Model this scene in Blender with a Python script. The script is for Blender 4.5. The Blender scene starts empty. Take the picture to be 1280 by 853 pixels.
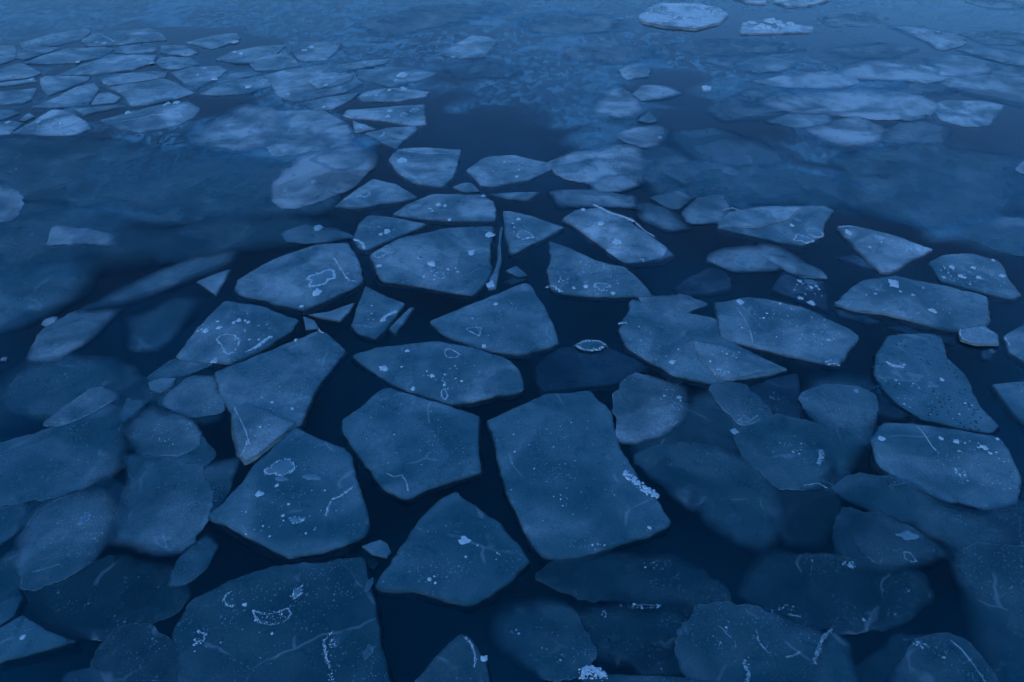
import bpy, math, random
import numpy as np
from mathutils import Vector, noise
from mathutils.geometry import delaunay_2d_cdt

# ------------------------------------------------------------------ scene, camera, sky, sun, exposure
scene = bpy.context.scene
R = math.radians
cam_data = bpy.data.cameras.new("camera")
cam = bpy.data.objects.new("camera", cam_data)
scene.collection.objects.link(cam)
cam.location = (0, 0, 5.0)
cam.rotation_euler = (R(90 - 38.0), 0, 0)
cam_data.sensor_width = 36.0
cam_data.lens = 36.0 * 900.0 / 1280.0
cam_data.clip_end = 2000
scene.camera = cam

SUN_EL, SUN_AZ = 14.0, 205.0          # dusk: the sun low behind the camera, veiled
world = bpy.data.worlds.new("World")
scene.world = world
world.use_nodes = True
wn = world.node_tree
bg = wn.nodes["Background"]
sky = wn.nodes.new("ShaderNodeTexSky")
sky.sky_type = 'NISHITA'
sky.sun_disc = False
sky.sun_elevation = R(SUN_EL)
sky.sun_rotation = R(SUN_AZ)
sky.altitude = 0
sky.air_density = 1.0
sky.dust_density = 0.0
sky.ozone_density = 8.0
wn.links.new(sky.outputs[0], bg.inputs[0])
bg.inputs[1].default_value = 0.15

sun_data = bpy.data.lights.new("sun", 'SUN')
sun_data.energy = 0.24
sun_data.angle = R(20)
sun_data.color = (1.0, 0.97, 0.93)
sun = bpy.data.objects.new("sun", sun_data)
scene.collection.objects.link(sun)
el, az = R(SUN_EL), R(SUN_AZ)
d = Vector((math.sin(az) * math.cos(el), math.cos(az) * math.cos(el), math.sin(el)))
sun.rotation_euler = d.to_track_quat('Z', 'Y').to_euler()

scene.view_settings.view_transform = 'Standard'
scene.view_settings.look = 'None'
scene.view_settings.gamma = 1.0
scene.view_settings.use_curve_mapping = False
scene.view_settings.exposure = 0.68
scene.cycles.max_bounces = 4
scene.cycles.use_adaptive_sampling = True
scene.cycles.adaptive_threshold = .05
scene.cycles.adaptive_min_samples = 12
scene.cycles.transparent_max_bounces = 10

# ------------------------------------------------------------------ materials
def new_mat(name):
    m = bpy.data.materials.new(name)
    m.use_nodes = True
    nt = m.node_tree
    nt.nodes.clear()
    out = nt.nodes.new("ShaderNodeOutputMaterial")
    return m, nt, out

class NT:
    def __init__(s, nt): s.nt = nt
    def n(s, t, **kw):
        nd = s.nt.nodes.new(t)
        for k, v in kw.items(): setattr(nd, k, v)
        return nd
    def l(s, a, b): s.nt.links.new(a, b)
    def val(s, sock, v):
        if hasattr(v, 'links') or isinstance(v, bpy.types.NodeSocket): s.l(v, sock)
        else: sock.default_value = v
    def math(s, op, a, b=0.0, clamp=False):
        nd = s.n("ShaderNodeMath", operation=op, use_clamp=clamp)
        s.val(nd.inputs[0], a); s.val(nd.inputs[1], b)
        return nd.outputs[0]
    def mix(s, fac, a, b):
        nd = s.n("ShaderNodeMix", data_type='RGBA')
        s.val(nd.inputs[0], fac); s.val(nd.inputs[6], a); s.val(nd.inputs[7], b)
        return nd.outputs[2]
    def noise(s, vec, scale, detail=4, rough=.55, dist=0.0):
        nd = s.n("ShaderNodeTexNoise")
        s.l(vec, nd.inputs['Vector'])
        nd.inputs['Scale'].default_value = scale
        nd.inputs['Detail'].default_value = detail
        nd.inputs['Roughness'].default_value = rough
        nd.inputs['Distortion'].default_value = dist
        return nd.outputs[0]
    def rng(s, v, a, b, c=0.0, d_=1.0):
        nd = s.n("ShaderNodeMapRange", clamp=True, interpolation_type='SMOOTHSTEP')
        s.val(nd.inputs[0], v)
        for i, x in enumerate((a, b, c, d_)): nd.inputs[1 + i].default_value = x
        return nd.outputs[0]
    def n_sep(s, col):
        nd = s.n('ShaderNodeSeparateColor'); s.l(col, nd.inputs[0]); return nd.outputs[0]
    def voro(s, vec, scale):
        nd = s.n("ShaderNodeTexVoronoi")
        s.l(vec, nd.inputs['Vector'])
        nd.inputs['Scale'].default_value = scale
        return nd

def ice_material():
    m, nt, out = new_mat("floe_ice")
    g = NT(nt)
    tc = g.n("ShaderNodeTexCoord")
    oi = g.n("ShaderNodeObjectInfo")
    off = g.n("ShaderNodeVectorMath", operation='SCALE')
    off.inputs[0].default_value = (37.0, 19.0, 53.0)
    g.l(oi.outputs['Random'], off.inputs['Scale'])
    add = g.n("ShaderNodeVectorMath", operation='ADD')
    g.l(tc.outputs['Object'], add.inputs[0]); g.l(off.outputs[0], add.inputs[1])
    vec = add.outputs[0]
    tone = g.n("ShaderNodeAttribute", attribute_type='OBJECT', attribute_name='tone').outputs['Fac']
    pits = g.n("ShaderNodeAttribute", attribute_type='OBJECT', attribute_name='pits').outputs['Fac']
    rim = g.n("ShaderNodeAttribute", attribute_type='GEOMETRY', attribute_name='rim').outputs['Fac']
    big = g.rng(g.noise(vec, 1.35, 2, .55, .7), .30, .70)
    vp = g.voro(vec, 1.7); vp.inputs['Randomness'].default_value = 1.0
    patch = g.math('ADD', g.math('MULTIPLY', g.n_sep(vp.outputs['Color']), .34), .83)
    mid = g.rng(g.noise(vec, 6.0, 4, .68, .5), .30, .70)
    fine = g.rng(g.noise(vec, 60.0, 2, .7), .25, .75)
    f = g.math('MULTIPLY', g.math('ADD', g.math('MULTIPLY', mid, .34), .83), patch)
    f = g.math('MULTIPLY', f, g.math('ADD', g.math('MULTIPLY', big, .8), .60))
    f = g.math('MULTIPLY', f, g.math('ADD', g.math('MULTIPLY', fine, .5), .74))
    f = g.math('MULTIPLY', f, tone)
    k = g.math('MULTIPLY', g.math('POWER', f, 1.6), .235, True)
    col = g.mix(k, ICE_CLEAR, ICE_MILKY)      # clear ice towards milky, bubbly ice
    sc = g.n("ShaderNodeVectorMath", operation='SCALE')      # low-tone floes darken further, deepening the foreground falloff painted into tone
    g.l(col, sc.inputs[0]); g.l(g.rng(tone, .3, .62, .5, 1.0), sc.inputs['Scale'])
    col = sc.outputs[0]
    # the rim of a floe is thinner, clearer ice
    rn = g.math('MULTIPLY', rim, g.rng(g.noise(vec, 9.0, 3), .3, .7, .35, 1.0))
    col = g.mix(g.math('MULTIPLY', rn, .20), col, g.mix(g.rng(g.noise(vec, 3.0, 2), .42, .58), RIM_COL, (.36, .53, .56, 1)))
    # air bubbles: soft pale grains, clustered
    cl = g.rng(g.noise(vec, 2.3, 2, .6), .42, .66)
    v1 = g.voro(vec, 55.0)
    s1 = g.math('MULTIPLY', g.rng(v1.outputs['Distance'], .34, .12), g.math('GREATER_THAN', v1.outputs['Color'], .62))
    s1 = g.math('MULTIPLY', s1, g.math('ADD', g.math('MULTIPLY', cl, .9), .1))
    v2 = g.voro(vec, 21.0)
    s2 = g.math('MULTIPLY', g.rng(v2.outputs['Distance'], .30, .08), g.math('GREATER_THAN', v2.outputs['Color'], .74))
    s2 = g.math('MULTIPLY', s2, g.math('ADD', g.math('MULTIPLY', cl, .5), .06))
    col = g.mix(g.math('MULTIPLY', s1, .55), col, FROST_COL)
    col = g.mix(g.math('MULTIPLY', s2, .7), col, FROST_COL)
    # old cracks, frozen shut and milky
    wob = g.n("ShaderNodeVectorMath", operation='ADD')
    nz = g.n("ShaderNodeTexNoise"); g.l(vec, nz.inputs['Vector']); nz.inputs['Scale'].default_value = 3.0; nz.inputs['Detail'].default_value = 2.0
    wsc = g.n("ShaderNodeVectorMath", operation='SCALE'); g.l(nz.outputs['Color'], wsc.inputs[0]); wsc.inputs['Scale'].default_value = .22
    g.l(vec, wob.inputs[0]); g.l(wsc.outputs[0], wob.inputs[1])
    ve = g.n("ShaderNodeTexVoronoi", feature='DISTANCE_TO_EDGE'); g.l(wob.outputs[0], ve.inputs['Vector']); ve.inputs['Scale'].default_value = 1.15
    scr = g.math('MULTIPLY', g.rng(ve.outputs['Distance'], .022, .004), g.rng(nz.outputs[0], .50, .62))
    col = g.mix(g.math('MULTIPLY', scr, .22), col, FROST_COL)
    veil = g.math('MULTIPLY', g.rng(g.noise(vec, 14.0, 5, .78, 1.2), .54, .74), g.math('ADD', g.math('MULTIPLY', cl, .6), .12))
    col = g.mix(g.math('MULTIPLY', veil, .20), col, FROST_COL)
    # melt holes
    v3 = g.voro(vec, 26.0)
    p = g.math('MULTIPLY', g.rng(v3.outputs['Distance'], .36, .2), g.math('GREATER_THAN', v3.outputs['Color'], .5))
    p = g.math('MULTIPLY', g.math('MULTIPLY', p, pits), g.rng(g.noise(vec, 4.0, 2), .42, .58))
    col = g.mix(p, col, (.01, .02, .035, 1))
    b = g.n("ShaderNodeBsdfPrincipled")
    g.l(col, b.inputs['Base Color'])
    g.l(g.rng(mid, 0, 1, .26, .5), b.inputs['Roughness'])
    b.inputs['IOR'].default_value = 1.31
    h = g.math('MULTIPLY', g.noise(vec, 11.0, 4, .72), .016)
    bp = g.n("ShaderNodeBump"); bp.inputs['Strength'].default_value = .55; bp.inputs['Distance'].default_value = 1.0
    g.l(h, bp.inputs['Height']); g.l(bp.outputs[0], b.inputs['Normal'])

    # thin or clear ice lets the water and the plates below show through
    solid = g.n("ShaderNodeAttribute", attribute_type='GEOMETRY', attribute_name='solid').outputs['Fac']
    soft = g.n("ShaderNodeAttribute", attribute_type='OBJECT', attribute_name='soft').outputs['Fac']
    body = g.math('ADD', g.math('MULTIPLY', big, .24), .74)
    body = g.math('SUBTRACT', body, g.math('MULTIPLY', soft, .17))
    al = g.math('MULTIPLY', solid, body)
    al = g.math('ADD', al, g.math('MULTIPLY', g.math('ADD', s1, s2), g.math('MULTIPLY', solid, .25)), True)
    tr = g.n("ShaderNodeBsdfTransparent")
    tr.inputs[0].default_value = (.80, .92, .96, 1)
    mx = g.n("ShaderNodeMixShader")
    g.l(al, mx.inputs[0]); g.l(tr.outputs[0], mx.inputs[1]); g.l(b.outputs[0], mx.inputs[2])
    g.l(mx.outputs[0], out.inputs[0])
    return m

ICE_CLEAR = (.014, .18, .22, 1)
ICE_MILKY = (.84, .88, .84, 1)
RIM_COL = (.06, .15, .21, 1)
FROST_COL = (.70, .87, .88, 1)

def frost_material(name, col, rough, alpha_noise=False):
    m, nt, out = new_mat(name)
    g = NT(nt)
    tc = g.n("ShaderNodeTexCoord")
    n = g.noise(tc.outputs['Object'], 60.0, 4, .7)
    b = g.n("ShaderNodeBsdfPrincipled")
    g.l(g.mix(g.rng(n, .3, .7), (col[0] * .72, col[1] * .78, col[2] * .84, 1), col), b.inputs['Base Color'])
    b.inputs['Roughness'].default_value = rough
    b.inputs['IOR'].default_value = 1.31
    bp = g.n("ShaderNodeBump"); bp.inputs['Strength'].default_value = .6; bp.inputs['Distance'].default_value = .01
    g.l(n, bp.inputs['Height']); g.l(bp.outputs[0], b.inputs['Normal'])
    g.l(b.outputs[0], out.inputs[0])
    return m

def water_material():
    m, nt, out = new_mat("sea_water")
    g = NT(nt)
    tc = g.n("ShaderNodeTexCoord")
    v = tc.outputs['Object']
    h = g.math('MULTIPLY', g.noise(v, 2.5, 4, .6), .005)
    bp = g.n("ShaderNodeBump"); bp.inputs['Strength'].default_value = .35; bp.inputs['Distance'].default_value = 1.0
    g.l(h, bp.inputs['Height'])
    tr = g.n("ShaderNodeBsdfTransparent")
    gl = g.n("ShaderNodeBsdfGlossy"); gl.inputs['Roughness'].default_value = .06
    g.l(bp.outputs[0], gl.inputs['Normal'])
    fr = g.n("ShaderNodeFresnel"); fr.inputs['IOR'].default_value = 1.333
    g.l(bp.outputs[0], fr.inputs['Normal'])
    mx = g.n("ShaderNodeMixShader")
    g.l(fr.outputs[0], mx.inputs[0]); g.l(tr.outputs[0], mx.inputs[1]); g.l(gl.outputs[0], mx.inputs[2])
    g.l(mx.outputs[0], out.inputs['Surface'])
    va = g.n("ShaderNodeVolumeAbsorption")
    va.inputs['Color'].default_value = (.0, .80, .825, 1)
    va.inputs['Density'].default_value = 2.7
    g.l(va.outputs[0], out.inputs['Volume'])
    return m

def backscatter_material():  # pale colour chosen to send light back up through the water
    m, nt, out = new_mat("backscatter_pale")
    g = NT(nt)
    tc = g.n("ShaderNodeTexCoord")
    b = g.n("ShaderNodeBsdfPrincipled")
    g.l(g.mix(g.noise(tc.outputs['Object'], .6, 4), (.62, .66, .66, 1), (.72, .75, .75, 1)), b.inputs['Base Color'])
    b.inputs['Roughness'].default_value = .9
    g.l(b.outputs[0], out.inputs[0])
    return m

def skim_material():
    m, nt, out = new_mat("skim_ice_film")
    g = NT(nt)
    tc = g.n("ShaderNodeTexCoord")
    v = tc.outputs['Object']
    den = g.n("ShaderNodeAttribute", attribute_type='GEOMETRY', attribute_name='film').outputs['Fac']
    spk = g.n("ShaderNodeAttribute", attribute_type='GEOMETRY', attribute_name='slush').outputs['Fac']
    cloud = g.noise(v, .5, 3, .5, .9)
    a = g.math('ADD', den, g.math('MULTIPLY', g.math('SUBTRACT', cloud, .5), 1.5))
    a = g.rng(a, .30, .62)
    a = g.math('MULTIPLY', a, g.math('GREATER_THAN', den, .02))
    # slush: ragged dark holes in the film
    vd = g.voro(v, 6.0)
    mpv = g.n('ShaderNodeMapping'); mpv.inputs['Scale'].default_value = (1.0, .55, 1.0); g.l(v, mpv.inputs['Vector'])
    hol = g.rng(g.noise(mpv.outputs[0], 5.0, 6, .8, .3), .47, .505)
    dots = g.math('MULTIPLY', g.rng(vd.outputs['Distance'], .32, .22), g.math('GREATER_THAN', vd.outputs['Color'], .45))
    zone = g.rng(g.noise(v, .5, 3, .6, .6), .40, .50)
    hs = g.math('MAXIMUM', hol, dots)
    hs = g.math('MULTIPLY', g.math('MULTIPLY', hs, zone), spk, True)
    a = g.math('MULTIPLY', a, g.math('SUBTRACT', 1.0, hs))
    fine = g.rng(g.noise(v, 3.2, 4, .7, .4), .3, .7, .62, 1.0)
    a = g.math('MULTIPLY', g.math('MULTIPLY', a, fine), SKIM_ALPHA)
    b = g.n("ShaderNodeBsdfPrincipled")
    b.inputs['Base Color'].default_value = (.24, .50, .56, 1)
    b.inputs['Roughness'].default_value = .32
    b.inputs['IOR'].default_value = 1.31
    bp = g.n("ShaderNodeBump"); bp.inputs['Strength'].default_value = .5; bp.inputs['Distance'].default_value = .02
    g.l(g.noise(v, 5.0, 3, .7), bp.inputs['Height']); g.l(bp.outputs[0], b.inputs['Normal'])
    tr = g.n("ShaderNodeBsdfTransparent")
    mx = g.n("ShaderNodeMixShader")
    g.l(a, mx.inputs[0]); g.l(tr.outputs[0], mx.inputs[1]); g.l(b.outputs[0], mx.inputs[2])
    g.l(mx.outputs[0], out.inputs['Surface'])
    return m
SKIM_ALPHA = .8

M_ICE = ice_material()
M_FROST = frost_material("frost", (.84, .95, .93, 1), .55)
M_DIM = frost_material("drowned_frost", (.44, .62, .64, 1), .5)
M_GLAZE = frost_material("frozen_plate_ice", (.19, .37, .42, 1), .35)
M_WATER = water_material()
M_BACKSCATTER = backscatter_material()
M_SKIM = skim_material()

# ------------------------------------------------------------------ helpers
def link(name, me, mat, parent=None, loc=None):
    o = bpy.data.objects.new(name, me)
    scene.collection.objects.link(o)
    me.materials.append(mat)
    if parent: o.parent = parent
    if loc is not None: o.location = loc
    return o

def mesh(name, v, f, smooth=True):
    me = bpy.data.meshes.new(name)
    me.from_pydata([tuple(p) for p in v], [], f)
    if smooth: me.polygons.foreach_set('use_smooth', [True] * len(me.polygons))
    me.update()
    return me

def box(name, x0, x1, y0, y1, z0, z1):
    v = [(x0, y0, z0), (x1, y0, z0), (x1, y1, z0), (x0, y1, z0), (x0, y0, z1), (x1, y0, z1), (x1, y1, z1), (x0, y1, z1)]
    f = [(3, 2, 1, 0), (4, 5, 6, 7), (0, 1, 5, 4), (1, 2, 6, 5), (2, 3, 7, 6), (3, 0, 4, 7)]
    return mesh(name, v, f, False)

def n1(x, y, z=0.0): return noise.noise(Vector((x, y, z)))

# ------------------------------------------------------------------ the setting: water, added backscatter plane
water = link("water", box("water", -300, 300, -60, 600, -1.6, 0.0), M_WATER)
water["kind"] = "structure"
backscatter_me = mesh("backscatter_plane", [(-290, -55, 0), (290, -55, 0), (290, 590, 0), (-290, 590, 0)], [(0, 1, 2, 3)], False)
backscatter = link("backscatter_plane", backscatter_me, M_BACKSCATTER, None, (0, 0, -.72))  # added plane; its bounce stands in for light scattered inside the water
backscatter["kind"] = "structure"

# ------------------------------------------------------------------ floes
def chaikin(p, k, cut):
    for _ in range(k):
        q = []
        n = len(p)
        for i in range(n):
            a, b = p[i], p[(i + 1) % n]
            L = np.linalg.norm(b - a)
            c = min(.3, cut / max(L, 1e-6))
            q += [a + (b - a) * c, b - (b - a) * c]
        p = q
    return p

def outline(pts, seed, soft, step):
    p = [np.array(q, float) for q in pts]
    area = sum(p[i][0] * p[(i + 1) % len(p)][1] - p[(i + 1) % len(p)][0] * p[i][1] for i in range(len(p)))
    if area < 0: p = p[::-1]
    size = math.sqrt(abs(area) / 2)
    p = chaikin(p, 1, size * .07) if soft else chaikin(p, 2, size * .022)
    out = []
    n = len(p)
    for i in range(n):
        a, b = p[i], p[(i + 1) % n]
        L = np.linalg.norm(b - a)
        k = max(1, int(round(L / step)))
        for j in range(k): out.append(a + (b - a) * j / k)
    out = np.array(out)
    t = np.roll(out, -1, 0) - np.roll(out, 1, 0)
    nr = np.stack([t[:, 1], -t[:, 0]], 1)
    nr /= np.linalg.norm(nr, axis=1)[:, None] + 1e-9
    amp = (.04 if soft else .02) * min(1.0, size)
    o = np.array([amp * n1(q[0] * 2.2 + seed, q[1] * 2.2, seed) + amp * .7 * n1(q[0] * 7 + seed, q[1] * 7, 3.0) + amp * .7 * n1(q[0] * 19, q[1] * 19, seed) - amp * 1.6 * max(0.0, n1(q[0] * 9 + 31, q[1] * 9, seed) - .28) for q in out])
    return out + nr * o[:, None], nr, size

def seg_dist(P, ring):
    A = ring; B = np.roll(ring, -1, 0)
    D = B - A
    L2 = (D ** 2).sum(1) + 1e-12
    best = np.full(len(P), 1e9)
    for i in range(len(A)):
        t = np.clip(((P - A[i]) @ D[i]) / L2[i], 0, 1)
        d2 = ((P - A[i] - t[:, None] * D[i]) ** 2).sum(1)
        best = np.minimum(best, d2)
    return np.sqrt(best)

def inside(P, ring):
    A = ring; B = np.roll(ring, -1, 0)
    r = np.zeros(len(P), bool)
    for i in range(len(A)):
        c = (A[i][1] > P[:, 1]) != (B[i][1] > P[:, 1])
        with np.errstate(divide='ignore', invalid='ignore'):
            x = (B[i][0] - A[i][0]) * (P[:, 1] - A[i][1]) / (B[i][1] - A[i][1]) + A[i][0]
        r ^= c & (P[:, 0] < x)
    return r

class Floe: pass

def build_floe(key, name, cat, label, z, tone, thick, soft, gx, gy, pits, pts):
    seed = sum(ord(c) * (i + 3) for i, c in enumerate(key)) % 97 + .37
    rnd = random.Random(seed)
    c0 = np.mean(np.array(pts), 0)
    dist = math.hypot(c0[0], c0[1])
    step = .012 + .0032 * dist
    ring, nr, size = outline(pts, seed, soft, step)
    c = ring.mean(0)
    top = lambda q: z + gx * (q[0] - c[0]) + gy * (q[1] - c[1])
    # interior points
    g = max(size / 11.0, .02)
    lo, hi = ring.min(0), ring.max(0)
    P = [(x + rnd.uniform(-.3, .3) * g, y + rnd.uniform(-.3, .3) * g)
         for x in np.arange(lo[0], hi[0], g) for y in np.arange(lo[1], hi[1], g)]
    P = np.array(P) if P else np.zeros((0, 2))
    if len(P):
        P = P[inside(P, ring)]
    if len(P):
        P = P[seg_dist(P, ring) > g * .35]
    # inner rims follow the outline so that the worn edge reads
    w = min(.011, size * .04)
    rims = []
    for k in (1.0, 2.6):
        q = ring - nr * (w * k)
        ok = inside(q, ring) & (seg_dist(q, ring) > w * k * .75)
        rims.append(q[ok][::1 if k == 1.0 else 2])
    allp = np.concatenate([ring] + rims + ([P] if len(P) else []))
    n = len(ring)
    vs, es, fs, ov, oe, of = delaunay_2d_cdt([Vector(p) for p in allp], [(i, (i + 1) % n) for i in range(n)], [list(range(n))], 1, 1e-5)
    V2 = np.array([(v[0], v[1]) for v in vs])
    edge = {}
    for i, o in enumerate(ov):
        for k in o:
            if k < n: edge[k] = i
    dd = seg_dist(V2, ring)
    amp = .0012 if soft else min(.012, size * .02, z * .4 if z > 0 else .01)
    zt = np.array([top(q) + amp * n1(q[0] * 2.5 + seed, q[1] * 2.5, seed) + amp * .5 * n1(q[0] * 8, q[1] * 8, seed) for q in V2])
    drop = .001 if soft else min(.009, thick * .25)
    zt -= drop * np.exp(-dd / w)
    solid = np.clip(.35 + dd / min(.03, size * .07), 0, 1)
    if soft:      # old drowned ice: parts of its margin are melted thin and clear
        fb = max(0.0, soft - 1.0)
        we = size * (.30 + .12 * fb) * np.array([min(1.0, max(.03 + .12 * fb, .36 + 1.3 * n1(q[0] / size * .8 + seed, q[1] / size * .8, seed * 2))) for q in V2])
        u = np.clip((dd + .012 * size) / we, 0, 1)
        solid = u * u * (3 - 2 * u)
    solid = list(solid)
    verts = [(q[0] - c[0], q[1] - c[1], h) for q, h in zip(V2, zt)]
    rim = list(np.exp(-dd / min(.07, size * .12)))
    faces = [tuple(f) for f in fs]
    # make sure tops face up
    ff = []
    for f in faces:
        a, b, d_ = verts[f[0]], verts[f[1]], verts[f[2]]
        s = (b[0] - a[0]) * (d_[1] - a[1]) - (b[1] - a[1]) * (d_[0] - a[0])
        ff.append(f if s > 0 else f[::-1])
    faces = ff
    ids = [edge.get(i) for i in range(n)]
    ids = [i if i is not None else 0 for i in ids]
    prev = ids
    for k, (fr, ow) in enumerate(((1.0, -.02),) if soft else ((.35, .012), (.75, .026), (1.0, .012))):
        cur = []
        for i in range(n):
            q = ring[i] + nr[i] * (ow * min(1, size) * (.6 + 1.6 * n1(ring[i][0] * 5 + k, ring[i][1] * 5, seed)))
            verts.append((q[0] - c[0], q[1] - c[1], verts[ids[i]][2] - thick * fr * (1 + .18 * n1(ring[i][0] * 4, ring[i][1] * 4, seed + k))))
            rim.append(1.0)
            solid.append((0.0 if soft else (.6, .4, .1)[k]))
            cur.append(len(verts) - 1)
        for i in range(n):
            j = (i + 1) % n
            if prev[i] != prev[j]: faces.append((prev[j], prev[i], cur[i], cur[j]))
        prev = cur
    faces.append(tuple(reversed(prev)))
    me = mesh(name, verts, faces, True)
    at = me.attributes.new('rim', 'FLOAT', 'POINT')
    at.data.foreach_set('value', np.array(rim, dtype=np.float32))
    at = me.attributes.new('solid', 'FLOAT', 'POINT')
    at.data.foreach_set('value', np.array(solid, dtype=np.float32))
    o = link(name, me, M_ICE, None, (c[0], c[1], 0))
    o["label"] = label; o["category"] = cat
    o["tone"] = float(tone); o["pits"] = float(pits); o["soft"] = float(soft)
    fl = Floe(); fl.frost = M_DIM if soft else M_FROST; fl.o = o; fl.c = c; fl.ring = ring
    fl.top = lambda x, y: top((x, y)) + amp * n1(x * 2.5 + seed, y * 2.5, seed) + amp * .5 * n1(x * 8, y * 8, seed)
    fl.size = size
    return fl

# an icy crumb: a squashed, dented octahedron with split edges
def crumb(verts, faces, x, y, z, r, rnd, h=.7):
    b = len(verts)
    a0 = rnd.uniform(0, 6.3)
    k = rnd.choice((5, 6, 7))
    for i in range(k):
        a = a0 + 6.2832 * i / k
        q = r * rnd.uniform(.65, 1.2)
        verts.append((x + q * math.cos(a), y + q * math.sin(a), z - r * .25))
    for i in range(k):
        a = a0 + 6.2832 * (i + .5) / k
        q = r * rnd.uniform(.4, .8)
        verts.append((x + q * math.cos(a), y + q * math.sin(a), z + r * h * rnd.uniform(.45, .9)))
    verts.append((x + r * rnd.uniform(-.2, .2), y + r * rnd.uniform(-.2, .2), z + r * h))
    for i in range(k):
        j = (i + 1) % k
        faces += [(b + i, b + j, b + k + i), (b + j, b + k + j, b + k + i), (b + k + i, b + k + j, b + 2 * k)]

def ridge_mesh(fl, pts, w, closed, rnd):
    V, Fc = [], []
    n = len(pts)
    segs = [(pts[i], pts[(i + 1) % n]) for i in range(n if closed else n - 1)]
    for (a, b) in segs:
        L = math.hypot(b[0] - a[0], b[1] - a[1])
        k = max(1, int(L / (w * .34)))
        for j in range(k):
            for _ in range(3 if w < .025 else 8):
                t = (j + rnd.random()) / k
                if rnd.random() < .15 + .9 * max(0, n1((a[0] + (b[0] - a[0]) * t) * 14, (a[1] + (b[1] - a[1]) * t) * 14, 7.7)): continue
                r = w * min(.7, rnd.lognormvariate(-1.15 if w < .025 else -1.55, .5)) * (.75 + .5 * n1(a[0] * 9 + t, a[1] * 9))
                x = a[0] + (b[0] - a[0]) * t + rnd.gauss(0, w * .42)
                y = a[1] + (b[1] - a[1]) * t + rnd.gauss(0, w * .42)
                crumb(V, Fc, x - fl.c[0], y - fl.c[1], fl.top(x, y), r, rnd, .55)
            if w >= .025 and rnd.random() < .7:      # crust of rime under the crumbs
                t = (j + .5) / k
                x, y = a[0] + (b[0] - a[0]) * t, a[1] + (b[1] - a[1]) * t
                crumb(V, Fc, x - fl.c[0] + rnd.gauss(0, w * .2), y - fl.c[1] + rnd.gauss(0, w * .2), fl.top(x, y), w * rnd.uniform(.35, .75), rnd, .16)
    return V, Fc

def lump_mesh(fl, x, y, r, ry, rnd, h=.45):
    V, Fc = [], []
    k, rings = 14, 5
    base = fl.top(x, y)
    s = rnd.uniform(0, 50)
    for q in range(rings):
        fr = (1 - (q / rings) ** 1.6)
        for i in range(k):
            a = 6.2832 * i / k
            d_ = fr * (1 + .95 * n1(math.cos(a) * 1.4 + s, math.sin(a) * 1.4, q * .3))
            zz = base - r * .08 + r * h * (math.sin(q / (rings - .6) * 1.57)) * (1 + .5 * n1(math.cos(a) * 2 + s, math.sin(a) * 2, 5 + q))
            V.append((x - fl.c[0] + r * d_ * math.cos(a), y - fl.c[1] + ry * d_ * math.sin(a), zz))
    V.append((x - fl.c[0], y - fl.c[1], base + r * h * .9))
    for q in range(rings - 1):
        for i in range(k):
            j = (i + 1) % k
            Fc.append((q * k + i, q * k + j, (q + 1) * k + j, (q + 1) * k + i))
    for i in range(k): Fc.append(((rings - 1) * k + i, (rings - 1) * k + (i + 1) % k, rings * k))
    return V, Fc

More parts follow.
